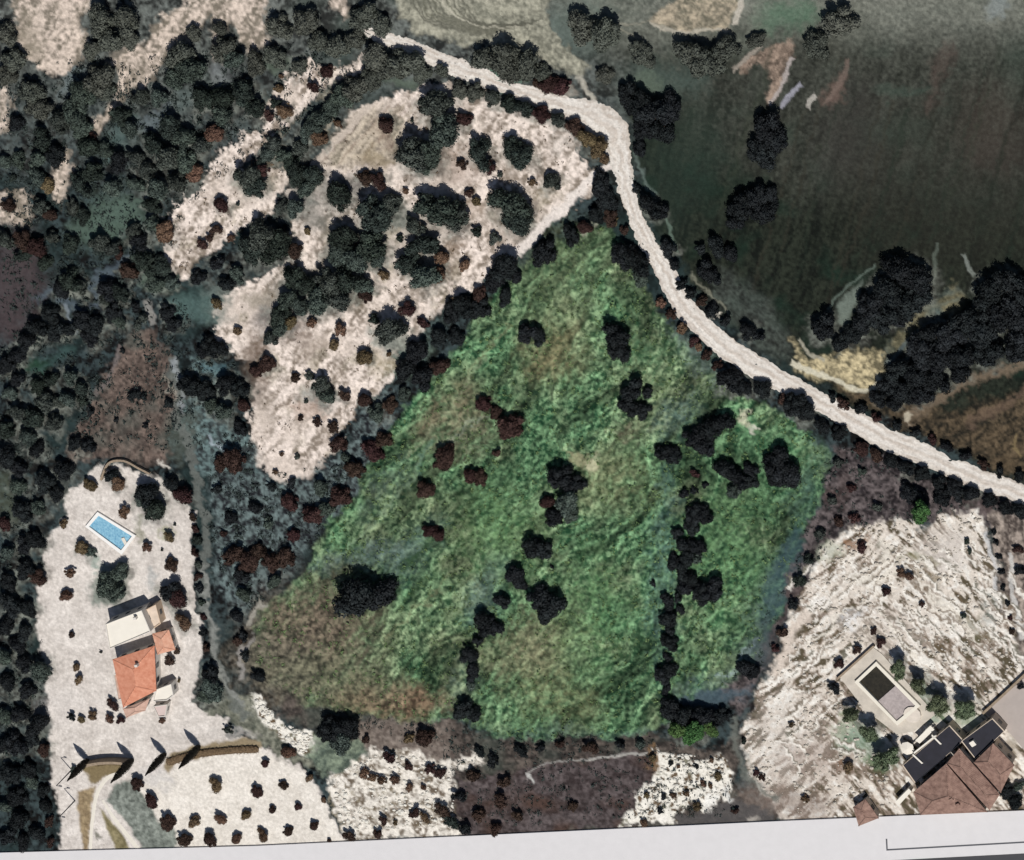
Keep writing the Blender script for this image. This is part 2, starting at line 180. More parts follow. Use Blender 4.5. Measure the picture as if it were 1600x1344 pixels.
zone('in the garden around the villa', [(168, 905, 22, 's'), (188, 890, 17, 's'), (180, 920, 18, 's'), (110, 892, 11, 'b'), (105, 927, 12, 'b'), (268, 880, 12, 'r'), (265, 918, 19, 'k'), (280, 930, 18, 'r'), (288, 968, 15, 'b'), (120, 1040, 8, 'b'), (124, 1060, 9, 'b'), (112, 990, 7, 'r'), (266, 1030, 11, 'r'), (277, 1016, 7, 'r'), (158, 1018, 3, 'k'), (280, 1062, 4, 'b')])
zone('along the lane below the villa', [(112, 1118, 8, 'k'), (128, 1122, 8, 'b'), (146, 1116, 9, 'b'), (172, 1120, 9, 'b'), (176, 1098, 10, 'r'), (190, 1122, 8, 'r'), (254, 1124, 6, 'b'), (357, 1137, 9, 'k'), (328, 1050, 18, 'k'), (334, 1070, 20, 's'), (322, 1085, 13, 's'), (116, 1202, 8, 's')])
zone('in the hedge right of the villa yard', [(302, 806, 8, 'r'), (305, 824, 8, 'r'), (308, 842, 9, 'k'), (304, 860, 8, 'r'), (310, 880, 8, 'k'), (311, 898, 8, 'r'), (312, 918, 9, 'k'), (316, 940, 7, 'k'), (318, 962, 7, 'r'), (319, 985, 8, 'k'), (322, 1010, 8, 'r')])
zone('in the grove above the screen margin', [(215, 1222, 13, 'r'), (237, 1248, 14, 'r'), (262, 1280, 15, 'r'), (338, 1223, 13, 'b'), (304, 1280, 11, 'b'), (345, 1277, 11, 'b'), (385, 1270, 10, 'b'), (288, 1308, 13, 'r'), (328, 1308, 14, 'r'), (370, 1308, 10, 'b'), (402, 1233, 11, 'r'), (443, 1225, 8, 'r'), (426, 1263, 7, 'r'), (466, 1258, 7, 'r'), (491, 1288, 9, 'r'), (411, 1302, 11, 'b'), (450, 1296, 9, 'r'), (514, 1312, 4, 'r'), (415, 1190, 8, 'r')], 99)
zone('at the lower left foot of the meadow', [(528, 1130, 24, 'k'), (548, 1130, 20, 'k'), (535, 1152, 22, 's'), (512, 1142, 16, 'k'), (664, 1148, 18, 'r'), (572, 1154, 8, 'r'), (484, 1213, 8, 'b'), (450, 1172, 12, 'b'), (506, 1248, 6, 'b'), (640, 1150, 10, 'b')])
zone('on the pale rubble ground at bottom', [(610, 1180, 12, 'r'), (596, 1215, 10, 'b'), (570, 1205, 10, 'b'), (582, 1212, 9, 'b'), (638, 1195, 9, 'r'), (672, 1198, 10, 'r'), (688, 1206, 10, 'r'), (618, 1215, 9, 'b'), (640, 1228, 8, 'b'), (662, 1228, 6, 'b'), (648, 1268, 11, 'r'), (664, 1274, 10, 'b'), (690, 1262, 13, 'r'), (704, 1280, 13, 'k'), (600, 1280, 9, 'r'), (590, 1300, 10, 'r'), (548, 1303, 11, 'r'), (618, 1284, 5, 'b')], 99)
zone('in the dark corner left of the bottom field', [(772, 1184, 12, 'k'), (738, 1208, 14, 'r'), (790, 1218, 12, 'r'), (720, 1240, 12, 'k'), (782, 1248, 13, 'r'), (748, 1270, 14, 'r'), (726, 1290, 12, 'k'), (775, 1290, 12, 'r'), (750, 1172, 9, 'k'), (810, 1272, 10, 'r')], 99)
zone('between the meadow and bottom field', [(815, 1170, 11, 'k'), (845, 1166, 9, 'k'), (875, 1160, 9, 'r'), (925, 1164, 13, 'r'), (968, 1160, 9, 'k'), (1000, 1160, 10, 's'), (1020, 1182, 8, 'b'), (895, 1258, 9, 'r')], 99)
zone('on the white outcrop by the bottom field', [(1122, 1210, 8, 'b'), (1098, 1222, 7, 'b'), (1110, 1226, 5, 'b'), (1072, 1238, 7, 'b'), (1052, 1240, 6, 'b'), (1036, 1243, 6, 'k'), (1010, 1240, 6, 'b'), (1032, 1264, 6, 'k'), (1006, 1283, 8, 'b'), (1090, 1258, 8, 'b'), (1048, 1192, 5, 'k'), (1060, 1196, 4, 'b'), (1088, 1196, 5, 'k'), (1148, 1265, 7, 'r'), (1112, 1186, 5, 'b')], 99)
zone('around the pool of the tiled house', [(1404, 1026, 15, 'p'), (1434, 1053, 16, 'p'), (1466, 1080, 18, 'p'), (1508, 1088, 19, 'p'), (1299, 1070, 8, 'n'), (1306, 1075, 8, 'n'), (1329, 1098, 15, 'p'), (1357, 1126, 16, 'p'), (1385, 1164, 22, 'p'), (1376, 1000, 9, 'r'), (1340, 1012, 8, 'r'), (1312, 1034, 9, 'r')])
zone('right of the tiled house', [(1560, 1220, 10, 'r'), (1572, 1232, 13, 'k'), (1586, 1248, 13, 'k'), (1590, 1225, 10, 's'), (1594, 1070, 6, 'k')])
zone('on the terraces of the lower right', [(1346, 852, 11, 'r'), (1408, 893, 8, 'b'), (1420, 898, 8, 'b'), (1384, 922, 9, 'r'), (1510, 844, 5, 'k'), (1515, 860, 5, 'k'), (1440, 942, 5, 'r'), (1325, 1195, 11, 'b'), (1236, 1130, 6, 'b'), (1258, 1245, 8, 'b'), (1182, 1205, 6, 'r'), (1190, 1212, 6, 'r'), (1162, 1156, 6, 'k'), (1505, 960, 5, 'k'), (1365, 985, 6, 'r')], 99)
zone('in the thin row by the right edge', [(1553, 828, 5, 'k'), (1557, 846, 5, 'k'), (1560, 868, 5, 'k'), (1564, 892, 5, 'k'), (1568, 916, 5, 'k'), (1574, 940, 5, 'k'), (1578, 964, 5, 'r'), (1581, 986, 5, 'r'), (1592, 856, 8, 'r'), (1594, 890, 9, 'k')], 99)
zone('on the slope above the lower terraces', [(1330, 760, 9, 'r'), (1370, 790, 9, 'k'), (1300, 780, 9, 'k'), (1280, 830, 10, 'k'), (1262, 870, 10, 'k'), (1248, 905, 11, 'k'), (1238, 940, 10, 'k'), (1224, 985, 10, 'r'), (1210, 1010, 8, 'r'), (1310, 720, 9, 'k'), (1345, 735, 8, 's'), (1310, 812, 10, 'r'), (1335, 806, 9, 'r')], 99)
# ------------------------------------------------------------------ ground sheet
def axis(a, b, step, far):
    v = list(np.arange(a, b+0.01, step)); st = step; p = a; lo = []
    while p > a-far: st *= 1.22; p -= st; lo.append(p)
    st = step; p = v[-1]; hi = []
    while p < b+far: st *= 1.22; p += st; hi.append(p)
    return np.array(lo[::-1]+v+hi)
AX = axis(-30, 1630, 2.0, 4000); AY = axis(-30, 1374, 2.0, 3500)
GX, GY = np.meshgrid(AX, AY); NY, NX = GX.shape
GXf = GX.astype(np.float32); GYf = GY.astype(np.float32)
n30 = fbm(GXf, GYf, 34, 1, 4); n8 = fbm(GXf, GYf, 9, 21, 3); n4 = fbm(GXf, GYf, 4.5, 31, 2); n80 = fbm(GXf, GYf, 110, 41, 4)
WARPX = n30*9+n8*5.5+n4*2; WARPY = fbm(GXf, GYf, 34, 51, 4)*9+fbm(GXf, GYf, 9, 61, 3)*5.5+fbm(GXf, GYf, 4.5, 71, 2)*2
COLR = np.zeros((NY, NX, 3), np.float32); HGT = np.zeros((NY, NX), np.float32)

def c3(c): return np.array(lin(c), np.float32)
def spline(P, n=8, closed=True):
    P = np.array(P, float); N = len(P); out = []
    rg = range(N) if closed else range(N-1)
    for i in rg:
        if closed: p0, p1, p2, p3 = P[i-1], P[i], P[(i+1) % N], P[(i+2) % N]
        else: p0, p1, p2, p3 = P[max(i-1, 0)], P[i], P[i+1], P[min(i+2, N-1)]
        for k in range(n):
            t = k/n; out.append(0.5*((2*p1)+(-p0+p2)*t+(2*p0-5*p1+4*p2-p3)*t*t+(-p0+3*p1-3*p2+p3)*t**3))
    if not closed: out.append(P[-1])
    return np.array(out)
def sdf(poly, x, y):
    """signed distance, positive inside"""
    P = np.array(poly, np.float32); d = np.full(x.shape, 1e9, np.float32); ins = np.zeros(x.shape, bool)
    for i in range(len(P)):
        ax, ay = P[i-1]; bx, by = P[i]; ex, ey = bx-ax, by-ay; L = ex*ex+ey*ey+1e-6
        t = np.clip(((x-ax)*ex+(y-ay)*ey)/L, 0, 1); d = np.minimum(d, (x-ax-t*ex)**2+(y-ay-t*ey)**2)
        c = ((ay > y) != (by > y)); xi = ax+(y-ay)*ex/(ey if abs(ey) > 1e-6 else 1e-6); ins ^= c & (x < xi)
    d = np.sqrt(d); return np.where(ins, d, -d)
def window(poly, pad):
    P = np.array(poly); x0, y0 = P.min(0)-pad; x1, y1 = P.max(0)+pad
    i0, i1 = np.searchsorted(AX, x0), np.searchsorted(AX, x1); j0, j1 = np.searchsorted(AY, y0), np.searchsorted(AY, y1)
    return slice(j0, j1), slice(i0, i1)
def mask(poly, soft=5, warp=1.0, smooth=False):
    if smooth: poly = spline(poly, 4)
    w = window(poly, soft*2+16*warp+4); x = GXf[w]+WARPX[w]*warp; y = GYf[w]+WARPY[w]*warp
    m = np.clip(sdf(poly, x, y)/soft*0.5+0.5, 0, 1); return w, m*m*(3-2*m)
def paint(poly, c, soft=5, warp=1.0, tex=None, op=1.0, h=None, smooth=False):
    w, m = mask(poly, soft, warp, smooth); m = m*op
    t = c3(c)[None, None]*np.ones(m.shape+(1,), np.float32) if tex is None else tex(w)
    COLR[w] = COLR[w]*(1-m[..., None])+t*m[..., None]
    if h is not None: HGT[w] = HGT[w]*(1-m)+h*m
def blob(x, y, rx, ry, c, op=0.7, soft=None, ang=0, warp=1.2, tex=None):
    a = math.radians(ang); n = 14
    P = [(x+rx*math.cos(t)*math.cos(a)-ry*math.sin(t)*math.sin(a), y+rx*math.cos(t)*math.sin(a)+ry*math.sin(t)*math.cos(a)) for t in np.linspace(0, 2*math.pi, n, endpoint=False)]
    paint(P, c, soft or min(rx, ry)*0.7, warp, tex, op)
def line(P, wd_, c, op=0.9, warp=0.4, soft=1.5):
    P = spline(P, 6, False); L = []; R = []
    for i in range(len(P)):
        t = P[min(i+1, len(P)-1)]-P[max(i-1, 0)]; t = t/(np.hypot(*t)+1e-6); nn = np.array((-t[1], t[0]))*wd_/2; L.append(P[i]+nn); R.append(P[i]-nn)
    paint(L+R[::-1], c, soft, warp, None, op)
def mixtex(ca, cb, cc=None, s=12, seed=100, ang=0, st=1.0, contrast=1.0, fine=0.12, th=0.0):
    A, B = c3(ca), c3(cb)
    def f(w):
        x, y = GXf[w], GYf[w]; a = np.clip((fbm(x, y, s, seed, 4, 0.7, ang, st)*.8+.45*n4[w]+.25*n8[w])*contrast*0.62+0.5+th, 0, 1)[..., None]
        t = A*(1-a)+B*a
        if cc is not None:
            b = np.clip(fbm(x, y, s*4.5, seed+50, 3)*1.2-0.1, 0, 1)[..., None]; t = t*(1-b)+c3(cc)*b
        return t*(1+fine*1.5*n4[w][..., None])
    return f

# base: dark scrub, mottled dark brown / grey green / teal
full = (slice(None), slice(None))
COLR[:] = mixtex((15, 16, 18), (56, 68, 70), (34, 48, 48), 13, 100, -40, 1.5, 2.1)(full)
HGT[:] = 0.35*(n8*0.5+0.5)+0.5*np.clip(n30, 0, 1)
# upper part: scrub painted greyer and paler to carry the screen glare
topm = np.clip((330-GYf+n80*60)/330, 0, 1)[..., None]
COLR[:] = COLR*(1-topm)+mixtex((44, 46, 45), (112, 117, 113), (74, 84, 79), 18, 140, -35, 1.6, 1.5)(full)*topm
# north-east fallow field
paint([(985, 170), (1010, 100), (1100, 60), (1250, -60), (1800, -60), (1800, 900), (1600, 760), (1480, 700), (1350, 640), (1250, 580), (1150, 520), (1080, 440), (1020, 350), (995, 260)], None, 8, 1,
      mixtex((19, 24, 20), (40, 45, 37), (27, 41, 33), 8, 160, 105, 9, 1.4, 0.16), h=0.06)
nem = mask([(860, -80), (900, 60), (960, 110), (1100, 230), (1250, 300), (1420, 290), (1800, 330), (1800, -80)], 70, 1)
COLR[nem[0]] = COLR[nem[0]]*(1-0.75*nem[1][..., None])+mixtex((46, 48, 43), (78, 80, 73), (62, 72, 64), 16, 170, 105, 7, 1.1)(nem[0])*0.75*nem[1][..., None]  # field colour lightened towards the top to imitate the screen glare
paint([(800, -60), (1800, -60), (1800, 45), (1400, 60), (1250, 50), (1100, 70), (950, 60), (880, 30)], None, 45, 1, mixtex((104, 108, 100), (134, 136, 126), None, 30, 180, 10, 3), op=0.7)  # strongest part of the glare veil, painted as paler ground
blob(1060, 260, 60, 110, (44, 58, 50), 0.5, 50, 20); blob(1480, 300, 170, 140, (46, 46, 40), 0.45, 80)
blob(1545, 190, 50, 60, (70, 60, 54), 0.35, 40); blob(1420, 142, 50, 9, (72, 88, 78), 0.4, 9, -4); blob(1560, 240, 60, 25, (62, 54, 50), 0.35, 24)
blob(1230, 25, 50, 26, (84, 112, 92), 0.7, 20); blob(905, 40, 55, 40, (98, 110, 104), 0.7, 25); blob(1470, 120, 12, 60, (92, 78, 72), 0.4, 10, 15); blob(1560, 10, 16, 24, (132, 140, 140), 0.6, 10)
blob(1040, 125, 70, 28, (78, 94, 88), 0.5, 22); blob(1330, 200, 40, 80, (50, 48, 45), 0.6, 40, 10)
paint([(1015, 33), (1045, 8), (1090, -20), (1160, -10), (1150, 20), (1142, 46), (1105, 50), (1070, 54), (1035, 44)], None, 5, 0.8, mixtex((116, 112, 98), (172, 160, 140), None, 12, 190, 30, 2, 1.4))
line([(1016, 36), (1040, 46), (1075, 52), (1105, 48), (1140, 44)], 5, (176, 170, 156)); line([(1150, 40), (1155, 20), (1158, -8)], 9, (186, 180, 168))
paint([(1148, 106), (1165, 88), (1190, 76), (1240, 62), (1238, 90), (1225, 120), (1212, 155), (1200, 162), (1196, 140), (1200, 112), (1180, 100), (1160, 112)], None, 4, 0.8, mixtex((100, 88, 78), (150, 132, 118), None, 9, 200, 120, 3, 1.5))
line([(1144, 110), (1175, 80), (1190, 68)], 6, (150, 142, 132)); line([(1204, 162), (1220, 134), (1232, 108), (1238, 92)], 6, (168, 160, 156)); line([(1222, 168), (1240, 140), (1250, 132)], 8, (150, 150, 160))
line([(1262, 170), (1268, 155), (1274, 148)], 9, (172, 168, 160)); blob(1305, 145, 26, 16, (110, 92, 84), 0.7, 8, -50); line([(1322, 90), (1318, 120), (1290, 160)], 8, (112, 98, 90), 0.7)
line([(1000, 60), (960, 40), (1010, 34)], 3, (150, 146, 132), 0.5)
# plough stripes in the fallow field
for k in range(26):
    x0 = 1010+k*23+random.uniform(-6, 6); y0 = random.uniform(60, 260)
    line([(x0+90, y0-20), (x0+50, y0+110), (x0, y0+random.uniform(220, 330))], random.uniform(2, 6), random.choice([(26, 30, 26), (52, 58, 48), (52, 50, 42), (36, 46, 38)]), 0.45, 0.7, 3)
# bank by the road bend and the hollow to the east
paint([(1130, 420), (1200, 470), (1230, 520), (1240, 570), (1180, 545), (1110, 470)], None, 14, 1, mixtex((44, 46, 44), (84, 92, 86), None, 8, 205, 40, 3), op=0.7)
paint([(1235, 530), (1262, 560), (1300, 560), (1345, 545), (1385, 560), (1378, 590), (1366, 606), (1340, 612), (1316, 602), (1280, 592), (1250, 576)], None, 6, 1, mixtex((104, 98, 78), (196, 182, 146), None, 9, 210, 25, 2.5, 1.6))
line([(1248, 530), (1262, 548), (1290, 566)], 5, (160, 156, 140)); line([(1236, 566), (1270, 580), (1310, 596), (1345, 610), (1366, 604), (1374, 588)], 8, (205, 200, 180), 0.9)
line([(1292, 484), (1320, 452), (1355, 425), (1370, 412)], 4, (92, 104, 96), 0.8); paint([(1305, 482), (1330, 455), (1350, 440), (1338, 470), (1322, 505), (1310, 510)], (106, 116, 108), 6, 0.6)
line([(1465, 380), (1461, 420), (1456, 450)], 6, (84, 92, 84), 0.8); line([(1506, 400), (1514, 420), (1524, 432)], 7, (120, 126, 120), 0.8)
paint([(1420, 500), (1460, 470), (1490, 440), (1505, 460), (1500, 490), (1450, 505), (1420, 540), (1395, 560), (1380, 555), (1400, 525)], None, 6, 1, mixtex((70, 70, 56), (126, 120, 96), (70, 92, 96), 9, 215, -30, 2), op=0.9)
line([(1395, 500), (1430, 488), (1470, 478), (1500, 466)], 5, (100, 104, 92), 0.8); line([(1388, 570), (1410, 545), (1430, 520), (1470, 500)], 6, (78, 92, 96), 0.8)
paint([(1300, 600), (1390, 625), (1480, 640), (1800, 560), (1800, 850), (1600, 752), (1480, 700), (1380, 655)], None, 8, 1, mixtex((40, 38, 32), (88, 76, 60), None, 14, 220, -25, 4, 1.5, 0.2), h=0.1)
line([(1418, 664), (1426, 650), (1460, 630), (1510, 600), (1560, 580), (1620, 570)], 13, (118, 104, 88), 0.8, 1.0, 5); line([(1416, 660), (1424, 645)], 10, (176, 168, 150)); line([(1510, 660), (1560, 640), (1620, 600)], 8, (110, 92, 78), 0.6, 1, 5)
line([(1590, 680), (1585, 700), (1596, 715)], 4, (130, 114, 84), 0.7)
# top centre ploughed field with curved rows
paint([(618, -30), (628, 20), (640, 42), (672, 60), (715, 72), (745, 62), (800, 72), (860, 100), (905, 120), (925, 104), (890, 70), (865, 40), (858, 0), (860, -30)], None, 5, 1.0, mixtex((118, 118, 106), (164, 162, 146), None, 16, 230, 25, 3, 1.4), h=0.08)
for k in range(11):
    d = k*9; line([(640+d*0.9, -8), (655+d, 22+d*0.1), (700+d*1.1, 46-d*0.1), (760+d, 54-d*0.25)], 3.0, random.choice([(92, 92, 82), (186, 182, 166), (96, 96, 84)]), 0.85, 0.5, 1.5)
# pale clearings top left
TAN = mixtex((128, 120, 108), (208, 193, 180), None, 11, 240, -60, 4, 1.6)
for P in ([(22, -20), (26, 30), (30, 70), (44, 100), (78, 116), (108, 124), (122, 96), (134, 60), (136, 30), (142, -20)],
          [(296, -20), (290, 12), (262, 22), (240, 44), (228, 66), (205, 72), (172, 78), (172, 98), (188, 118), (178, 148), (160, 172), (138, 202), (142, 210), (160, 200), (182, 168), (198, 150), (204, 136), (228, 134), (252, 110), (268, 74), (296, 64), (310, 40), (326, 24), (330, 50), (334, 90), (352, 92), (342, 60), (356, 34), (372, 64), (384, 82), (412, 78), (424, 50), (418, -20)],
          [(500, -20), (520, 14), (540, 34), (546, 18), (530, -20)],
          [(94, 228), (112, 226), (112, 262), (104, 300), (92, 322), (76, 302), (88, 270)], [(-20, 136), (12, 140), (16, 172), (8, 200), (-20, 212)], [(18, 168), (28, 150), (30, 176)],
          [(-20, 280), (4, 298), (30, 302), (48, 296), (50, 320), (44, 352), (-20, 358)]): paint(P, None, 5, 1.0, TAN, h=0.1)
blob(180, 80, 14, 6, (104, 100, 92), 0.8, 4); blob(345, 118, 10, 30, (132, 138, 140), 0.6, 10); blob(50, 60, 10, 40, (140, 132, 118), 0.6, 10)
blob(170, 340, 60, 36, (78, 96, 86), 0.75, 25, -30); blob(190, 215, 40, 18, (84, 104, 102), 0.6, 12, -50); blob(110, 135, 30, 10, (108, 120, 122), 0.7, 8, -50); blob(245, 185, 30, 14, (100, 112, 118), 0.6, 8, -40)
blob(300, 150, 40, 16, (98, 112, 110), 0.5, 10, -40); blob(20, 450, 50, 90, (72, 64, 66), 0.9, 30, 10)
paint([(205, 300), (225, 310), (215, 340), (180, 360), (120, 370), (100, 350), (150, 320)], (86, 104, 94), 10, 1, None, 0.5)
line([(60, 470), (90, 450), (110, 480), (150, 470), (150, 440), (190, 410), (230, 385)], 13, (86, 98, 108), 0.7, 1, 6); line([(104, 478), (108, 500), (122, 522)], 6, (118, 128, 136), 0.9)
# long pale strip and main hill clearing
PALE = mixtex((142, 130, 118), (230, 217, 207), (212, 199, 188), 11, 250, -52, 4.2, 1.9, 0.09, 0.18)
paint([(572, 84), (566, 112), (528, 124), (500, 150), (470, 172), (448, 200), (412, 226), (388, 250), (370, 268), (410, 262), (446, 268), (446, 290), (430, 322), (400, 345), (372, 352), (350, 384), (318, 410), (296, 440), (284, 436), (272, 420), (256, 392), (262, 350), (280, 322), (312, 290), (330, 262), (350, 240), (372, 222), (402, 196), (418, 168), (438, 136), (462, 112), (490, 98), (530, 102)], None, 3, 1.3, PALE, h=0.06)
paint([(556, 180), (590, 160), (640, 140), (668, 124), (700, 126), (760, 150), (820, 172), (870, 186), (898, 208), (912, 240), (920, 262), (962, 262), (935, 285), (905, 312), (880, 338), (850, 352), (815, 376), (806, 402), (770, 402), (764, 436), (742, 458), (705, 462), (692, 492), (676, 516), (640, 532), (618, 556), (618, 588), (608, 612), (562, 628), (548, 650), (534, 680), (518, 712), (500, 742), (462, 752), (420, 742), (396, 726), (384, 700), (386, 640), (398, 590), (404, 560), (366, 560), (352, 532), (328, 520), (340, 486), (352, 462), (392, 438), (430, 420), (452, 396), (456, 350), (470, 330), (450, 300), (484, 280), (500, 240), (520, 215)], None, 3, 1.3, PALE, h=0.06)
paint([(520, 215), (556, 180), (600, 175), (640, 200), (620, 250), (560, 262), (500, 256)], None, 14, 1, mixtex((108, 100, 88), (184, 172, 152), None, 9, 260, -52, 5, 1.8), op=0.8)
for k in range(9): line([(490+k*13, 262-k*2), (530+k*12, 222-k*2), (575+k*11, 172-k*1)], 3, random.choice([(122, 114, 102), (196, 184, 168), (136, 118, 106)]), 0.6, 0.6, 2)
line([(488, 258), (530, 215), (580, 165)], 10, (196, 184, 172), 0.8)
for (x, y, rx, ry, c, o) in [(590, 250, 26, 14, (130, 116, 88), .6), (600, 210, 18, 14, (118, 96, 84), .5), (700, 250, 34, 26, (152, 132, 118), .6), (540, 290, 40, 18, (92, 94, 92), .7), (490, 340, 26, 18, (112, 112, 106), .8), (480, 310, 26, 14, (104, 108, 104), .8),
        (620, 340, 30, 26, (84, 98, 92), .8), (560, 380, 46, 34, (92, 106, 102), .8), (665, 415, 34, 34, (100, 102, 92), .7), (700, 400, 16, 30, (140, 122, 106), .6), (490, 450, 66, 30, (88, 96, 90), .8), (560, 470, 26, 20, (110, 100, 82), .6), (440, 500, 36, 32, (96, 92, 92), .8), (460, 520, 30, 14, (140, 124, 112), .6),
        (490, 545, 30, 14, (140, 126, 112), .5), (610, 530, 34, 18, (116, 134, 126), .7), (500, 620, 34, 18, (140, 140, 136), .6), (400, 560, 22, 34, (108, 92, 80), .8), (410, 640, 14, 40, (150, 138, 126), .4), (480, 640, 40, 14, (168, 142, 126), .5), (600, 570, 30, 14, (170, 160, 132), .5), (340, 470, 20, 30, (110, 120, 114), .7),
        (410, 470, 26, 16, (150, 142, 128), .7), (800, 345, 34, 24, (118, 118, 108), .5), (860, 300, 22, 18, (150, 142, 116), .4), (740, 320, 20, 14, (150, 132, 116), .5), (880, 230, 18, 20, (196, 190, 182), .4), (390, 610, 16, 20, (104, 92, 84), .7), (730, 270, 30, 14, (176, 160, 150), .4)]:
    blob(x, y, rx, ry, c, o, min(rx, ry)*.8, 0, 1.4)
for (x, y, rx, ry) in [(440, 108, 20, 10), (620, 130, 30, 8), (1005, 130, 30, 12)]: blob(x, y, rx, ry, (92, 104, 92), 0.7)
# lower-left scrub: triangular stubble field, path, grey-green slope
paint([(212, 512), (240, 506), (266, 560), (272, 600), (274, 650), (262, 720), (200, 722), (104, 712), (112, 676), (140, 640), (160, 590), (186, 548)], None, 6, 1, mixtex((70, 62, 58), (112, 98, 90), (88, 88, 82), 9, 270, -60, 2, 1.3, 0.2), h=0.1)
line([(188, 536), (170, 590), (146, 615)], 6, (112, 104, 102), 0.8); line([(230, 470), (238, 505)], 10, (140, 138, 134), 0.8)
paint([(330, 740), (400, 740), (470, 752), (540, 700), (560, 640), (620, 610), (600, 690), (560, 760), (500, 830), (450, 900), (380, 960), (335, 900)], None, 8, 1, mixtex((34, 36, 40), (98, 112, 112), None, 7, 280, 0, 1, 1.7, 0.2), h=0.35)
paint([(300, 560), (340, 570), (360, 650), (400, 700), (400, 740), (320, 740), (290, 660)], None, 8, 1, mixtex((52, 58, 60), (104, 124, 124), None, 6, 285, 0, 1, 1.6, 0.2), op=0.9)
blob(330, 580, 20, 8, (88, 122, 132), 0.5, 8); blob(50, 572, 22, 14, (50, 84, 66), 0.5, 12); blob(90, 560, 30, 10, (66, 94, 90), 0.4, 10, -30); blob(250, 440, 26, 18, (104, 130, 114), 0.6, 10); blob(300, 480, 40, 20, (88, 112, 108), 0.6, 14)
blob(120, 800, 40, 60, (70, 84, 84), 0.5, 30); blob(5, 780, 18, 40, (92, 100, 86), 0.5, 14); blob(285, 680, 26, 40, (92, 100, 92), 0.5, 14); blob(35, 360, 30, 8, (90, 98, 100), 0.3)
# meadow
MEAD = [(915, 352), (958, 352), (985, 415), (1010, 450), (1040, 500), (1080, 548), (1120, 592), (1170, 622), (1225, 650), (1272, 672), (1294, 712), (1292, 760), (1268, 812), (1246, 860), (1228, 912), (1214, 970), (1180, 1030), (1150, 1066), (1105, 1082), (1058, 1092), (1040, 1130), (1010, 1150), (930, 1154), (850, 1160), (780, 1156), (735, 1130), (690, 1128), (600, 1124), (520, 1110), (440, 1080), (398, 1040), (394, 990), (420, 948), (462, 912), (492, 862), (520, 812), (560, 762), (590, 704), (628, 640), (690, 575), (722, 530), (770, 470), (812, 418), (850, 388), (885, 366)]
def meadow(w):
    x, y = GXf[w], GYf[w]
    a = np.clip(fbm(x, y, 3.8, 300, 2, .7, -42, 1.6)*0.75+n8[w]*.18+0.46, 0, 1)[..., None]; b = np.clip(fbm(x, y, 60, 310, 4)*0.9+0.35+(900-x)/1100*.5+(600-y)/900*.3, 0, 1)[..., None]
    band = fbm(x+n80[w]*40, y, 17, 305, 3, .6, -56, 9)[..., None]
    t = c3((26, 58, 38))*(1-a)+c3((104, 138, 102))*a
    t2 = c3((48, 66, 46))*(1-a)+c3((128, 142, 110))*a
    fur = fbm(x+n80[w]*40, y, 3.2, 307, 2, .6, -56, 11)[..., None]
    t = (t*(1-b)+t2*b)*(1+0.2*n4[w][..., None])*np.clip(1+band*.85, .4, 1.7)*np.clip(1+fur*.42, .55, 1.5); k = np.clip(fbm(x, y, 9, 315, 2)*3-1.8, 0, 1)[..., None]; return t*(1-k*.75)+c3((28, 50, 36))*k*.75
wm, mm_ = mask(MEAD, 6, 1.0); COLR[wm] = COLR[wm]*(1-mm_[..., None])+meadow(wm)*mm_[..., None]
xm, ym = GXf[wm], GYf[wm]
hm = 0.6*np.clip(fbm(xm, ym, 5.5, 300, 3, .7, -38, 1.7)*0.75+0.5, 0, 1)+0.25*(n8[wm]*.5+.5); HGT[wm] = HGT[wm]*(1-mm_)+hm*mm_
TEAL = .6
MB_ = lambda ca, cb, s=6, sd=320: mixtex(tuple(v*.86 for v in ca), tuple(v*.97 for v in cb), None, s, sd, -38, 1.8, 1.5, 0.2)
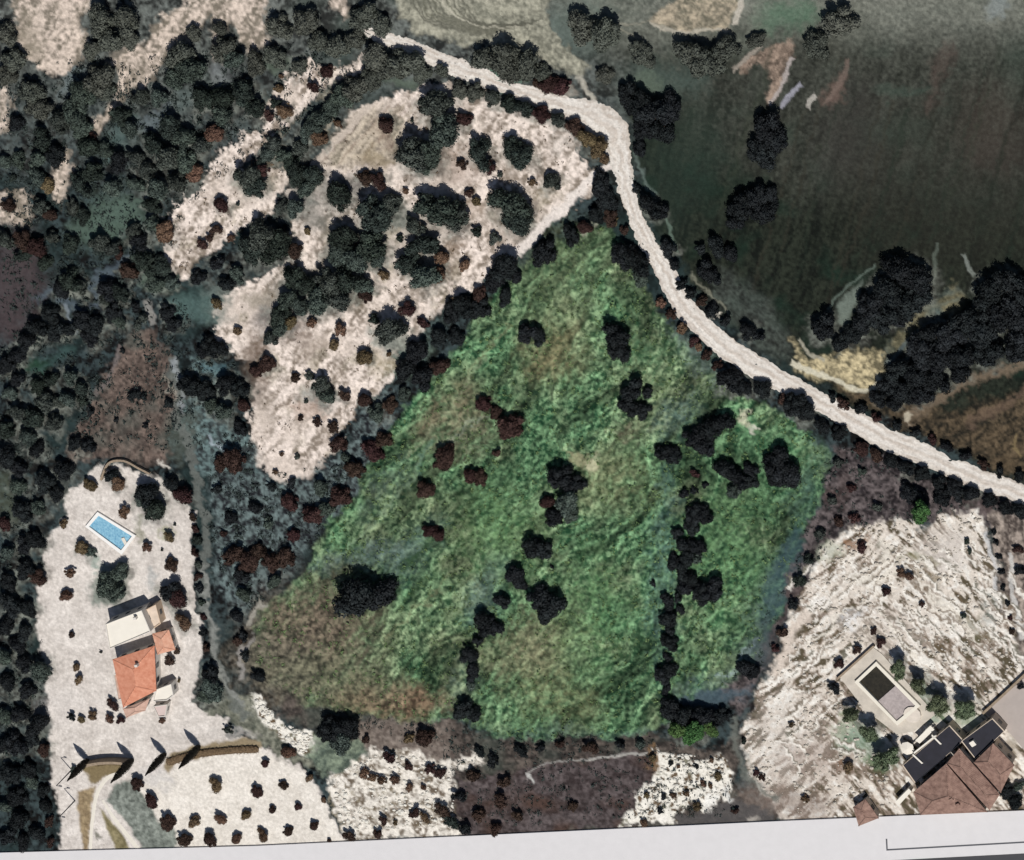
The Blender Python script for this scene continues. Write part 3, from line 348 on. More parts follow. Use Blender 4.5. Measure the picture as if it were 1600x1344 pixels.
for (x, y, rx, ry, an, ca, cb, o) in [
    (480, 1000, 100, 75, -30, (74, 66, 58), (134, 120, 104), .85), (440, 1040, 60, 45, 20, (70, 68, 62), (118, 112, 100), .8), (610, 1095, 90, 26, 4, (92, 74, 60), (148, 124, 102), .85), (520, 1060, 110, 40, 10, (78, 80, 66), (128, 128, 104), .6),
    (865, 545, 55, 40, -50, (96, 96, 68), (156, 148, 112), .75), (880, 430, 60, 60, -40, (76, 96, 70), (146, 160, 122), .5), (840, 1010, 70, 50, -30, (96, 96, 74), (160, 156, 124), .7), (870, 1090, 70, 40, 10, (88, 96, 66), (150, 152, 112), .5),
    (720, 670, 60, 40, -35, (92, 96, 74), (158, 152, 126), .6), (700, 640, 60, 26, -35, (94, 86, 68), (150, 136, 110), .5), (960, 750, 60, 40, -20, (96, 112, 76), (160, 164, 124), .5), (985, 670, 20, 16, 0, (110, 98, 80), (150, 140, 118), .6),
    (620, 880, 40, 34, -30, (66, 98, 96), (112, 140, 136), .7), (560, 870, 80, 14, -12, (88, 128, 126), (124, 158, 154), .7), (650, 850, 60, 20, -40, (66, 96, 84), (110, 136, 124), .6), (1040, 900, 18, 190, 2, (66, 110, 104), (112, 154, 146), .65), (760, 920, 24, 60, 25, (84, 128, 124), (124, 162, 158), .7), (720, 1080, 20, 60, 10, (66, 100, 92), (110, 140, 132), .5),
    (1262, 760, 18, 90, 12, (62, 104, 92), (104, 146, 132), .7), (1190, 960, 26, 110, 22, (70, 100, 92), (112, 140, 130), .7), (1120, 1070, 60, 14, -10, (84, 112, 104), (130, 152, 142), .5), (1090, 560, 70, 16, 42, (88, 112, 100), (132, 150, 138), .6), (1060, 650, 26, 40, 30, (76, 116, 110), (120, 158, 152), .6), (600, 760, 60, 20, -50, (80, 112, 100), (120, 150, 138), .5),
    (1140, 860, 50, 110, 8, (44, 84, 58), (112, 150, 104), .7), (930, 960, 50, 90, 0, (50, 92, 60), (118, 160, 110), .6), (1220, 700, 60, 20, 20, (52, 104, 70), (112, 158, 116), .5), (1000, 560, 50, 30, 20, (54, 100, 66), (116, 158, 118), .5), (780, 830, 60, 60, -40, (54, 94, 56), (124, 160, 110), .6),
    (640, 560, 40, 20, -40, (84, 100, 92), (130, 150, 136), .6), (680, 510, 40, 12, -40, (60, 84, 80), (100, 128, 124), .6), (920, 1150, 110, 12, 0, (60, 80, 72), (108, 128, 116), .6), (800, 1150, 60, 18, 5, (44, 78, 70), (90, 122, 110), .6)]:
    o *= 1.1 if y > 980 and x < 700 else .8
    if cb[2] > cb[0]+14: ca, cb, o = tuple(v*.9 for v in (ca[0]+6, ca[1]-6, ca[2]-8)), tuple(v*.93 for v in (cb[0]+4, cb[1]-6, cb[2]-6)), o*.75
    blob(x, y, rx, ry, None, o, min(rx, ry)*.9, an, 1.5, MB_(ca, cb))
blob(645, 872, 26, 7, (34, 58, 40), 0.8, 6, -30); blob(600, 925, 34, 9, (36, 50, 34), .7, 6, -20); blob(926, 728, 13, 17, (190, 188, 156), 0.85, 7); blob(905, 715, 14, 8, (160, 156, 124), 0.7, 6); blob(1160, 655, 16, 9, (192, 192, 168), 0.9, 4, 50); blob(1178, 668, 6, 6, (206, 204, 190), 0.8, 3)
for P, wd_, c, o in [([(590, 930), (640, 880), (700, 820)], 6, (56, 80, 52), .6), ([(620, 950), (700, 870), (760, 800), (800, 760)], 4, (64, 88, 56), .5), ([(540, 850), (600, 800), (660, 720)], 5, (128, 150, 124), .5), ([(640, 720), (700, 640), (760, 560)], 4, (150, 158, 128), .5), ([(700, 700), (720, 670), (760, 640)], 4, (150, 160, 140), .6),
        ([(700, 620), (760, 550), (800, 500)], 4, (140, 140, 108), .5), ([(655, 745), (662, 720), (680, 690)], 6, (104, 134, 116), .5), ([(870, 1020), (900, 990), (940, 960)], 4, (84, 96, 60), .5), ([(600, 1000), (650, 950), (700, 900)], 4, (140, 140, 108), .4), ([(980, 700), (1030, 640), (1060, 560)], 4, (88, 120, 84), .4),
        ([(720, 900), (760, 860), (820, 800)], 5, (60, 96, 66), .5), ([(1120, 1060), (1150, 1040), (1165, 1010)], 5, (150, 168, 168), .7), ([(1160, 1060), (1175, 1010), (1185, 985)], 5, (140, 156, 160), .6)]: line(P, wd_, c, o, 1, 3)
# belt between meadow and lower fields
paint([(1300, 690), (1345, 702), (1420, 728), (1500, 762), (1620, 800), (1620, 840), (1500, 812), (1400, 812), (1320, 828), (1280, 856), (1250, 920), (1200, 1040), (1160, 1120), (1120, 1080), (1180, 1030), (1222, 960), (1240, 880), (1280, 800), (1300, 740)], None, 6, 1, mixtex((42, 38, 40), (98, 90, 90), (80, 68, 66), 10, 330, -40, 1.5, 1.5, .2), h=0.3)
blob(1222, 900, 16, 80, (62, 84, 92), 0.6, 10, 20); blob(1190, 1010, 20, 40, (74, 88, 92), 0.6, 12, 20); blob(1120, 1090, 60, 12, (74, 92, 102), .7, 8, -8)
paint([(700, 1132), (780, 1160), (900, 1158), (1030, 1150), (1120, 1170), (1160, 1150), (1150, 1220), (1230, 1300), (700, 1320), (690, 1190), (560, 1170), (440, 1120), (440, 1085), (560, 1128)], None, 6, 1, mixtex((50, 46, 44), (92, 84, 78), (70, 76, 70), 10, 340, 0, 2, 1.3, .2), h=0.25)
paint([(716, 1215), (824, 1200), (920, 1182), (1024, 1174), (1030, 1200), (1000, 1240), (975, 1300), (710, 1310)], None, 5, 1, mixtex((58, 50, 50), (92, 84, 84), (74, 58, 52), 9, 350, -8, 4, 1.2, .2), h=0.06)
line([(822, 1210), (850, 1194), (890, 1188), (940, 1182), (1010, 1176), (1030, 1174)], 2.2, (150, 148, 144), .9, .3, 1); blob(825, 1215, 5, 6, (190, 190, 186), .9, 3); line([(920, 1186), (1010, 1178)], 2.5, (176, 174, 168), .8, .3, 1)
paint([(560, 1130), (640, 1128), (700, 1135), (700, 1190), (640, 1180), (570, 1170)], None, 8, 1, mixtex((92, 82, 76), (132, 122, 114), None, 8, 355))
# lower-right pale terraces
def terr(w):
    x, y = GXf[w], GYf[w]; ang = 46; a = fbm(x+n80[w]*14, y, 8, 360, 3, .65, ang, 4.2); a2 = fbm(x, y+n80[w]*14, 7, 365, 3, .65, -42, 3.8); b = fbm(x, y, 8, 370, 4, .7); c = fbm(x, y, 50, 380, 3)
    b = b*.7; s_ = np.clip((x-1330+(y-1000)*.2+n80[w]*60)/90+.5, 0, 1)
    a = a*s_+a2*(1-s_); t = c3((212, 203, 192))[None, None]*np.ones(x.shape+(1,), np.float32)
    k = np.clip((a*1.0+b*0.5+c*.3)*3.2+.15, 0, 1)[..., None]; t = t*(1-k)+c3((138, 124, 112))*k
    k2 = np.clip((a+b*.6+n4[w]*.3)*4.6-1.3, 0, 1)[..., None]; t = t*(1-k2)+c3((86, 78, 62))*k2
    k3 = np.clip((-a*.7+b*.8-n4[w]*.3)*4.2-.9, 0, 1)[..., None]; t = t*(1-k3)+c3((234, 230, 222))*k3
    return t*(1+.1*n4[w][..., None])
RP = [(1290, 850), (1330, 826), (1370, 812), (1410, 812), (1442, 828), (1470, 800), (1530, 796), (1548, 850), (1568, 940), (1590, 1010), (1625, 1080), (1625, 1290), (1240, 1300), (1200, 1250), (1168, 1200), (1160, 1150), (1180, 1100), (1208, 1040), (1228, 990), (1250, 920), (1272, 880)]
paint(RP, None, 5, 1, terr, h=0.1)
paint([(1548, 800), (1640, 830), (1640, 1080), (1590, 1010), (1568, 940)], None, 5, 1, mixtex((76, 68, 64), (160, 148, 138), None, 10, 390, 80, 3, 1.6)); line([(1540, 830), (1552, 880), (1560, 940)], 6, (196, 196, 196), .8); line([(1578, 860), (1584, 920), (1596, 1000)], 8, (200, 198, 194), .8)
for (x, y, rx, ry, c, o) in [(1300, 865, 26, 14, (160, 166, 146), .6), (1355, 905, 26, 16, (222, 216, 204), .8), (1385, 880, 12, 34, (226, 220, 208), .8), (1480, 860, 40, 34, (204, 196, 188), .8), (1420, 895, 16, 7, (116, 96, 76), .8), (1450, 900, 24, 10, (126, 112, 88), .7), (1340, 850, 16, 10, (136, 104, 80), .8), (1400, 990, 60, 34, (200, 190, 180), .5), (1285, 945, 16, 14, (232, 228, 222), .8), (1332, 968, 16, 12, (226, 226, 226), .7),
        (1450, 925, 26, 8, (110, 92, 72), .6), (1505, 970, 34, 9, (104, 100, 74), .6), (1530, 990, 20, 9, (102, 100, 76), .6), (1550, 950, 12, 26, (130, 136, 130), .6), (1430, 870, 30, 12, (120, 118, 84), .6), (1230, 1160, 50, 60, (196, 188, 180), .45), (1200, 1240, 40, 30, (150, 134, 124), .5), (1280, 1180, 60, 34, (158, 140, 130), .4), (1250, 1260, 60, 20, (134, 120, 112), .6),
        (1402, 1050, 8, 8, (150, 170, 140), .6), (1440, 1085, 14, 12, (160, 176, 158), .7), (1460, 1115, 26, 16, (112, 136, 110), .7), (1520, 1130, 26, 12, (120, 140, 112), .7), (1330, 1125, 14, 10, (150, 162, 132), .7), (1345, 1160, 34, 22, (112, 138, 116), .8), (1375, 1190, 24, 14, (96, 124, 92), .8), (1320, 1145, 20, 10, (160, 170, 150), .7), (1325, 1195, 16, 12, (126, 100, 82), .7), (1555, 1190, 24, 22, (126, 112, 90), .7), (1580, 1170, 10, 20, (150, 140, 124), .7)]:
    blob(x, y, rx, ry, c, o, min(rx, ry)*.7, 0, 1.4)
for P in ([(1440, 920), (1500, 975), (1540, 1020)], [(1430, 945), (1470, 1000), (1500, 1030)], [(1400, 900), (1450, 925), (1490, 950)], [(1500, 1010), (1540, 1060)], [(1270, 1010), (1310, 975), (1350, 950)], [(1280, 1030), (1320, 985)], [(1480, 900), (1520, 960), (1550, 1010)], [(1350, 955), (1380, 990)], [(1435, 985), (1480, 1040)]): line(P, 3.5, (108, 92, 74), .75, 1, 2)
for P in ([(1450, 930), (1510, 990)], [(1260, 1010), (1300, 970), (1330, 950)], [(1425, 905), (1480, 945), (1530, 1010)], [(1370, 900), (1380, 960), (1440, 1040)]): line(P, 5, (232, 226, 214), .8, 1, 2)
rl = random.Random(77)
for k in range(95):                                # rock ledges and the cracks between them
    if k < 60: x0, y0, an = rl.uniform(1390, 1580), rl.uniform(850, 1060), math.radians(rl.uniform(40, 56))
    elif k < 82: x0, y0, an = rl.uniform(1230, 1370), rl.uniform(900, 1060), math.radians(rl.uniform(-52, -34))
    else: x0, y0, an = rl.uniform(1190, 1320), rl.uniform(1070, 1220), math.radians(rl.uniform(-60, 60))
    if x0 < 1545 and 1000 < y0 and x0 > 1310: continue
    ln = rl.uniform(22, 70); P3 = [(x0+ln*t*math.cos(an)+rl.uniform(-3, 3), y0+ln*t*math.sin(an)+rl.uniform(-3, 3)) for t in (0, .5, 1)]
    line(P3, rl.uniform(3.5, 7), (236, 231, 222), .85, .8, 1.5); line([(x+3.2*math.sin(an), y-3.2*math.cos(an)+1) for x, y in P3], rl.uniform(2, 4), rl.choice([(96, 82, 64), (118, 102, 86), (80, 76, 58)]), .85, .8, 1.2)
line([(1150, 1120), (1152, 1180), (1180, 1220), (1215, 1250)], 9, (104, 108, 102), .8, .8, 4); line([(1160, 1160), (1190, 1240)], 3, (170, 168, 160), .6)
paint([(1226, 1000), (1250, 960), (1268, 960), (1240, 1010), (1214, 1060), (1200, 1050)], (208, 196, 184), 5, 1)
# white outcrops
def rock(w):
    x, y = GXf[w], GYf[w]; a = fbm(x, y, 7, 400, 3); t = c3((232, 228, 218))[None, None]*np.ones(x.shape+(1,), np.float32)
    k = np.clip(a*3.4-.8, 0, 1)[..., None]; t = t*(1-k)+c3((98, 82, 64))*k; k = np.clip(-fbm(x, y, 10, 410, 3)*3-1.4, 0, 1)[..., None]; return t*(1-k)+c3((128, 126, 110))*k
paint([(1030, 1172), (1056, 1184), (1090, 1192), (1128, 1176), (1144, 1210), (1146, 1240), (1118, 1262), (1098, 1270), (1080, 1256), (1060, 1262), (1046, 1290), (972, 1292), (988, 1262), (1004, 1230), (1020, 1210)], None, 3, 1, rock, h=0.2)
blob(1112, 1252, 18, 12, (240, 238, 232), .8, 5, -30); blob(1030, 1275, 14, 12, (236, 232, 224), .7, 5); blob(1022, 1190, 8, 18, (120, 96, 70), .8, 4); blob(1140, 1240, 7, 10, (220, 220, 216), .8, 3)
paint([(1060, 1270), (1110, 1268), (1150, 1245), (1190, 1260), (1220, 1300), (1040, 1300)], (82, 80, 80), 4, 1, None, .8); blob(1172, 1282, 9, 8, (170, 164, 156), .8, 4)
paint([(392, 1092), (404, 1086), (418, 1106), (440, 1122), (456, 1140), (480, 1142), (498, 1152), (494, 1176), (476, 1186), (458, 1170), (440, 1158), (420, 1140), (402, 1118)], None, 3, .8, rock, h=0.2)
paint([(552, 1190), (572, 1176), (606, 1166), (650, 1178), (700, 1184), (748, 1172), (756, 1188), (700, 1196), (712, 1230), (706, 1262), (716, 1310), (540, 1316), (526, 1260), (508, 1230), (512, 1208), (540, 1200)], None, 4, 1, mixtex((112, 100, 86), (226, 220, 210), None, 8, 420, 20, 1.6, 2.2, .1, .32), h=0.15)
for P in ([(515, 1215), (540, 1200), (570, 1210)], [(540, 1230), (560, 1250), (590, 1262), (620, 1260)], [(560, 1232), (600, 1240), (640, 1250)], [(620, 1280), (660, 1262), (700, 1270)], [(512, 1236), (524, 1262), (540, 1300)], [(575, 1270), (590, 1285)], [(640, 1290), (680, 1290)]): line(P, 2.5, (134, 124, 104), .75, 1, 1.5)
# villa yard and grove
YARD = mixtex((182, 174, 167), (229, 222, 215), None, 20, 430, 0, 1, .6, .04, .05)
paint([(128, 748), (150, 728), (200, 728), (240, 742), (252, 754), (296, 784), (306, 800), (300, 840), (304, 880), (308, 930), (314, 980), (316, 1020), (306, 1062), (304, 1094), (330, 1118), (360, 1126), (352, 1152), (400, 1164), (440, 1180), (492, 1224), (516, 1260), (536, 1312), (536, 1350), (88, 1360), (92, 1300), (86, 1240), (78, 1180), (84, 1130), (70, 1080), (70, 1030), (56, 980), (56, 940), (66, 900), (66, 860), (80, 830), (104, 800), (98, 780)], None, 3, .7, YARD, h=0.0)
paint([(258, 1206), (320, 1180), (400, 1172), (440, 1186), (490, 1228), (514, 1262), (534, 1312), (534, 1330), (250, 1335), (225, 1250), (212, 1212)], None, 4, .7, mixtex((206, 199, 189), (236, 230, 221), None, 20, 440, 0, 1, .7, .03, .05))
paint([(166, 1245), (180, 1222), (206, 1218), (232, 1252), (250, 1282), (276, 1300), (272, 1332), (228, 1332), (200, 1290)], None, 3, .5, mixtex((92, 98, 92), (144, 150, 142), None, 7, 450), h=0.1)
paint([(120, 1236), (150, 1228), (146, 1260), (140, 1300), (140, 1334), (132, 1334), (126, 1290)], None, 3, .4, mixtex((124, 106, 82), (164, 146, 116), None, 7, 455)); paint([(158, 1262), (166, 1272), (186, 1300), (210, 1332), (184, 1332), (168, 1300)], None, 2.5, .3, mixtex((116, 108, 78), (144, 134, 104), None, 7, 457)); blob(152, 1310, 4, 9, (96, 96, 84), .8, 3, -15)
blob(240, 1215, 30, 14, (196, 192, 190), .6, 8); paint([(130, 1196), (150, 1186), (196, 1186), (190, 1206), (160, 1216), (140, 1228)], (126, 112, 84), 3, .5)
paint([(256, 1196), (268, 1178), (300, 1168), (360, 1158), (410, 1156), (410, 1172), (360, 1174), (310, 1182), (280, 1190), (262, 1206)], (142, 128, 104), 3, .5)
paint([(324, 1086), (350, 1080), (392, 1090), (420, 1130), (450, 1168), (470, 1186), (500, 1200), (470, 1200), (430, 1178), (396, 1152), (370, 1134), (356, 1120), (320, 1120)], None, 4, 1, mixtex((80, 84, 74), (138, 138, 124), None, 7, 458), op=.9)
paint([(490, 1150), (560, 1150), (575, 1172), (545, 1200), (500, 1206), (478, 1186)], None, 6, 1, mixtex((84, 96, 86), (134, 146, 126), None, 6, 459, -45, 3, 1.4), op=.9)
blob(172, 912, 24, 30, (112, 134, 122), .8, 8); blob(150, 875, 12, 16, (130, 150, 140), .7, 6); blob(225, 830, 6, 26, (128, 128, 108), .7, 5); blob(262, 832, 12, 10, (150, 150, 124), .8, 5); blob(240, 905, 8, 18, (160, 164, 164), .6, 6)
blob(340, 1150, 70, 8, (196, 190, 184), .5, 6); blob(95, 1105, 40, 26, (206, 200, 196), .3)
# path down past the villa; footpath spur
for P, wd_, c in (([(268, 560), (278, 600), (276, 640), (290, 680), (308, 730), (316, 780), (320, 860), (322, 920), (334, 1000), (350, 1060), (372, 1100), (392, 1120)], 15, (104, 108, 104)), ([(270, 562), (282, 596), (286, 640)], 6, (150, 156, 160)), ([(322, 880), (330, 960), (340, 1030), (366, 1080), (384, 1106)], 7, (136, 138, 134)), ([(264, 590), (268, 625)], 7, (150, 146, 136)), ([(324, 676), (336, 694), (346, 704)], 7, (160, 172, 180)), ([(384, 984), (392, 970), (418, 946)], 8, (160, 156, 146)), ([(395, 1000), (380, 1030), (376, 1060)], 9, (150, 146, 142)), ([(250, 714), (266, 734)], 7, (220, 214, 204))):
    line(P, wd_, c, .8, 1, 3)
rp = random.Random(31); CLR = [(560, 185), (700, 135), (890, 210), (915, 260), (800, 395), (690, 480), (610, 600), (500, 735), (410, 720), (400, 570), (345, 500), (480, 390), (480, 290)]
WEED = mixtex((118, 112, 96), (186, 176, 158), None, 5, 480, -50, 2, 1.6)
for _ in range(70):
    x, y = rp.uniform(350, 930), rp.uniform(130, 740)
    if sdf(CLR, np.array([x], np.float32), np.array([y], np.float32))[0] > 6: blob(x, y, rp.uniform(8, 24), rp.uniform(4, 9), None, rp.uniform(.35, .7), 5, rp.uniform(-65, -40), 1.5, WEED)
for _ in range(34):
    t = rp.random(); x, y = 560-270*t+rp.uniform(-28, 28), 110+300*t+rp.uniform(-20, 20); blob(x, y, rp.uniform(8, 20), rp.uniform(3, 7), None, rp.uniform(.3, .6), 4, rp.uniform(-60, -45), 1.5, WEED)
# leaf litter and weeds under the bigger trees of the pale slopes and the meadow
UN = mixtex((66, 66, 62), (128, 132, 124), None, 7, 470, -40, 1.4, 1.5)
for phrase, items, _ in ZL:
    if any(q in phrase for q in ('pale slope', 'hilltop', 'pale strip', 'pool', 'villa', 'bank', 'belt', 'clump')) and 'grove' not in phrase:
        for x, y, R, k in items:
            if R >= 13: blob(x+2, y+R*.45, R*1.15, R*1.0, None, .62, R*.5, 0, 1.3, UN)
# pale shoulders, bright edge patches near the road
line([(905, 118), (922, 150), (930, 170)], 9, (176, 172, 160), .9, .6, 3); blob(780, 120, 40, 14, (112, 140, 124), .7, 8, 20); line([(998, 230), (1000, 270), (1022, 305)], 5, (104, 118, 112), .7, .6, 3)
line([(790, 408), (818, 382), (848, 352), (882, 325), (906, 298), (924, 276), (958, 262)], 15, (228, 219, 212), .92, .6, 3); blob(920, 355, 18, 5, (180, 180, 160), .7, 4, -30)
line([(1080, 430), (1120, 470), (1140, 492)], 4, (140, 140, 124), .6, .6, 2); blob(1117, 493, 6, 5, (226, 220, 206), .9, 2); blob(560, 60, 14, 6, (110, 112, 100), .5)
blob(868, 142, 40, 12, (176, 168, 156), .5, 6, 15); line([(1040, 340), (1050, 370), (1056, 392)], 4, (104, 122, 110), .7)

HGT -= 0.0
# flatten under houses, pools, roads and the margin
def flat(poly, pad=6):
    w, m = mask(poly, pad, 0.0); HGT[w] = HGT[w]*(1-m)
ROAD = [(560, 40, 6), (590, 56, 10), (625, 68, 13), (665, 84, 14), (705, 102, 16), (748, 119, 16), (795, 138, 13), (845, 155, 17), (890, 168, 20), (928, 184, 27), (954, 204, 29), (966, 236, 22), (974, 268, 16), (981, 300, 15), (992, 335, 14), (1008, 370, 15), (1027, 404, 16), (1050, 446, 18), (1085, 498, 19), (1138, 545, 20), (1200, 584, 19), (1270, 622, 17), (1328, 654, 18), (1395, 690, 19), (1468, 722, 18), (1530, 748, 18), (1600, 774, 17), (1760, 832, 17)]
def ribbon_pts(P, n=10, rough=1.6, seed=3):
    P = spline(P, n, False); r = random.Random(seed); L = []; R = []; a = b = 0
    for i in range(len(P)):
        t = P[min(i+1, len(P)-1)][:2]-P[max(i-1, 0)][:2]; t = t/(np.hypot(*t)+1e-6); nn = np.array((-t[1], t[0]))
        a = a*.7+r.uniform(-rough, rough); b = b*.7+r.uniform(-rough, rough)
        L.append(P[i][:2]+nn*(P[i][2]+a)); R.append(P[i][:2]-nn*(P[i][2]+b))
    return L, R
RL, RR = ribbon_pts(ROAD)
flat(RL[::2]+RR[::-2], 10)
for P in ([(135, 800), (215, 800), (215, 870), (135, 870)], [(155, 925), (290, 925), (290, 1135), (155, 1135)], [(1290, 1000), (1640, 1000), (1640, 1300), (1290, 1300)], [(-60, 1322), (1700, 1252), (1700, 1420), (-60, 1420)]): flat(P)

GV = np.empty((NY, NX, 3), np.float32)
dx = XV.x*(GX-800)/FP-YV.x*(GY-672)/FP-ZV.x; dy = XV.y*(GX-800)/FP-YV.y*(GY-672)/FP-ZV.y; dz = XV.z*(GX-800)/FP-YV.z*(GY-672)/FP-ZV.z
tt = -CP.z/dz; GV[..., 0] = CP.x+dx*tt; GV[..., 1] = CP.y+dy*tt
fade = np.clip(1-np.maximum(np.abs(GX-800)-900, np.abs(GY-672)-760)/200, 0, 1); GV[..., 2] = HGT*fade
me = bpy.data.meshes.new('ground'); nv = NX*NY; nf = (NX-1)*(NY-1)
me.vertices.add(nv); me.vertices.foreach_set('co', GV.reshape(-1))
ii = (np.arange(NY-1)[:, None]*NX+np.arange(NX-1)[None]).reshape(-1)
quads = np.stack([ii, ii+NX, ii+NX+1, ii+1], 1).astype(np.int32)
me.loops.add(nf*4); me.loops.foreach_set('vertex_index', quads.reshape(-1))
me.polygons.add(nf); me.polygons.foreach_set('loop_start', np.arange(0, nf*4, 4, dtype=np.int32)); me.polygons.foreach_set('loop_total', np.full(nf, 4, np.int32))
me.update(calc_edges=True); me.validate()
at = me.color_attributes.new('soil', 'FLOAT_COLOR', 'POINT'); ca = np.ones((nv, 4), np.float32); ca[:, :3] = np.clip(COLR.reshape(-1, 3), 0.005, .9); at.data.foreach_set('color', ca.reshape(-1))
me.polygons.foreach_set('use_smooth', np.ones(nf, bool))
gm = bpy.data.materials.new('soil_and_grass'); gm.use_nodes = True; n = gm.node_tree; P = n.nodes['Principled BSDF']; P.inputs['Roughness'].default_value = 0.95; P.inputs['Specular IOR Level'].default_value = 0.1
a = n.nodes.new('ShaderNodeAttribute'); a.attribute_name = 'soil'; tc = n.nodes.new('ShaderNodeTexCoord'); nz = n.nodes.new('ShaderNodeTexNoise'); nz.inputs['Scale'].default_value = 1.1; nz.inputs['Detail'].default_value = 8; nz.inputs['Roughness'].default_value = .75
mr = n.nodes.new('ShaderNodeMapRange'); mr.inputs[1].default_value = .3; mr.inputs[2].default_value = .7; mr.inputs[3].default_value = .72; mr.inputs[4].default_value = 1.24
mx = n.nodes.new('ShaderNodeVectorMath'); mx.operation = 'SCALE'
n.links.new(tc.outputs['Object'], nz.inputs['Vector']); n.links.new(nz.outputs['Fac'], mr.inputs[0]); n.links.new(a.outputs['Color'], mx.inputs[0]); n.links.new(mr.outputs[0], mx.inputs['Scale']); n.links.new(mx.outputs[0], P.inputs['Base Color'])
bp = n.nodes.new('ShaderNodeBump'); bp.inputs['Distance'].default_value = .25; bp.inputs['Strength'].default_value = .6; n.links.new(nz.outputs['Fac'], bp.inputs['Height']); n.links.new(bp.outputs[0], P.inputs['Normal'])
me.materials.append(gm); go = bpy.data.objects.new('ground', me); COL.objects.link(go); tag(go, 'hillside ground of pale bare soil, green meadow and dark scrub', kind='structure')

# ------------------------------------------------------------------ roads and paths
def ribbon(name, P, z, m, label, n_=10, rough=1.6, seed=3, cols=6):
    L, R = ribbon_pts(P, n_, rough, seed); V = []; F = []
    for i, (l, r_) in enumerate(zip(L, R)):
        for k in range(cols+1):
            q = l+(r_-l)*k/cols; edge = 0.0 if k in (0, cols) else z; V.append(W(q[0], q[1], edge if k not in (0, cols) else -0.1))
    for i in range(len(L)-1):
        for k in range(cols): b = i*(cols+1)+k; F.append((b, b+cols+1, b+cols+2, b+1))
    o = link_mesh(name, V, F, m, smooth=True); tag(o, label, kind='structure'); return o
def dirt_road(P, cols=18):
    L, R = ribbon_pts(P, 22, 1.7, 3); V = []; F = []; C = []; N = len(L)
    wob = vnoise(np.arange(N)/9.0, np.zeros(N), 5)*.06; g1 = vnoise(np.arange(N)[:, None]/7.0, np.arange(cols+1)[None]*.8, 6); g2 = vnoise(np.arange(N)[:, None]/2.2, np.arange(cols+1)[None]*1.3, 7); g3 = vnoise(np.arange(N)[:, None]/30.0, np.arange(cols+1)[None]*.9, 8)
    lt, dk, rut, gr = c3((226, 221, 214)), c3((190, 180, 170)), c3((200, 190, 180)), c3((140, 134, 118))
    for i in range(N):
        for k in range(cols+1):
            u = k/cols; q = L[i]+(R[i]-L[i])*u; e = k in (0, cols); V.append(W(q[0], q[1], -.1 if e else .12+.05*float(g2[i, k])-(.08 if min(abs(u-.33-wob[i]), abs(u-.67-wob[i])) < .06 else 0)))
            a_ = np.clip(.5+.5*g1[i, k]+.4*g2[i, k]+.4*g3[i, k], 0, 1); c = dk*(1-a_)+lt*a_
            if min(abs(u-.33-wob[i]), abs(u-.67-wob[i])) < .07: c = c*.45+lt*.55
            elif abs(u-.5-wob[i]) < .08: c = c*.45+rut*.55
            v_ = max(0, 1-min(u, 1-u)/.12)*np.clip(.5+g2[i, k], 0, 1); c = c*(1-v_*.6)+gr*v_*.6; C.append((*c, 1))
    for i in range(N-1):
        for k in range(cols): b = i*(cols+1)+k; F.append((b, b+cols+1, b+cols+2, b+1))
    o = link_mesh('dirt_road', V, F, gm, smooth=True); at = o.data.color_attributes.new('soil', 'FLOAT_COLOR', 'POINT'); at.data.foreach_set('color', np.array(C, np.float32).reshape(-1)); tag(o, 'pale dirt road winding across the hill', kind='structure')
dirt_road(ROAD)
kerb_m = mat('white_concrete', lin((222, 216, 204)), .9, .06, .8, .03)
ribbon('curved_path', [(193, 1206, 5), (168, 1216, 6), (152, 1240, 6), (145, 1275, 5), (142, 1310, 5), (141, 1336, 5)], .1, kerb_m, 'curved pale path on the left below the cypresses', 6, .3, 5, 2)
ribbon('garden_path', [(160, 1250, 3), (172, 1270, 5), (190, 1294, 6), (222, 1334, 7)], .1, kerb_m, 'straight pale path running down to the screen margin', 6, .3, 6, 2)

# ------------------------------------------------------------------ foliage
def leafmat(name, c, c2, ov=.25): return mat(name, lin(c), .8, .35, 2.6, 0, ov, .15, lin(c2))
FM = {'p': leafmat('pale_leaves', (70, 86, 62), (132, 146, 116), .1), 'n': leafmat('blackish_leaves', (18, 18, 22), (54, 60, 62)), 'm': leafmat('olive_leaves', (38, 42, 40), (104, 112, 104)), 'k': leafmat('dark_leaves', (24, 27, 26), (74, 86, 78)), 'r': leafmat('russet_leaves', (46, 31, 30), (92, 70, 64)), 's': leafmat('sage_leaves', (48, 56, 54), (110, 124, 114)),
      'g': leafmat('bright_leaves', (44, 86, 44), (110, 150, 92), .08), 'b': leafmat('brown_leaves', (84, 66, 52), (140, 118, 94)), 'd': leafmat('glare_greyed_leaves', (74, 78, 72), (112, 116, 106))}  # 'd' crowns near the top have the screen glare put into their leaf colour
BARK = mat('bark', lin((80, 66, 56)), .95, .3, 3, .05)
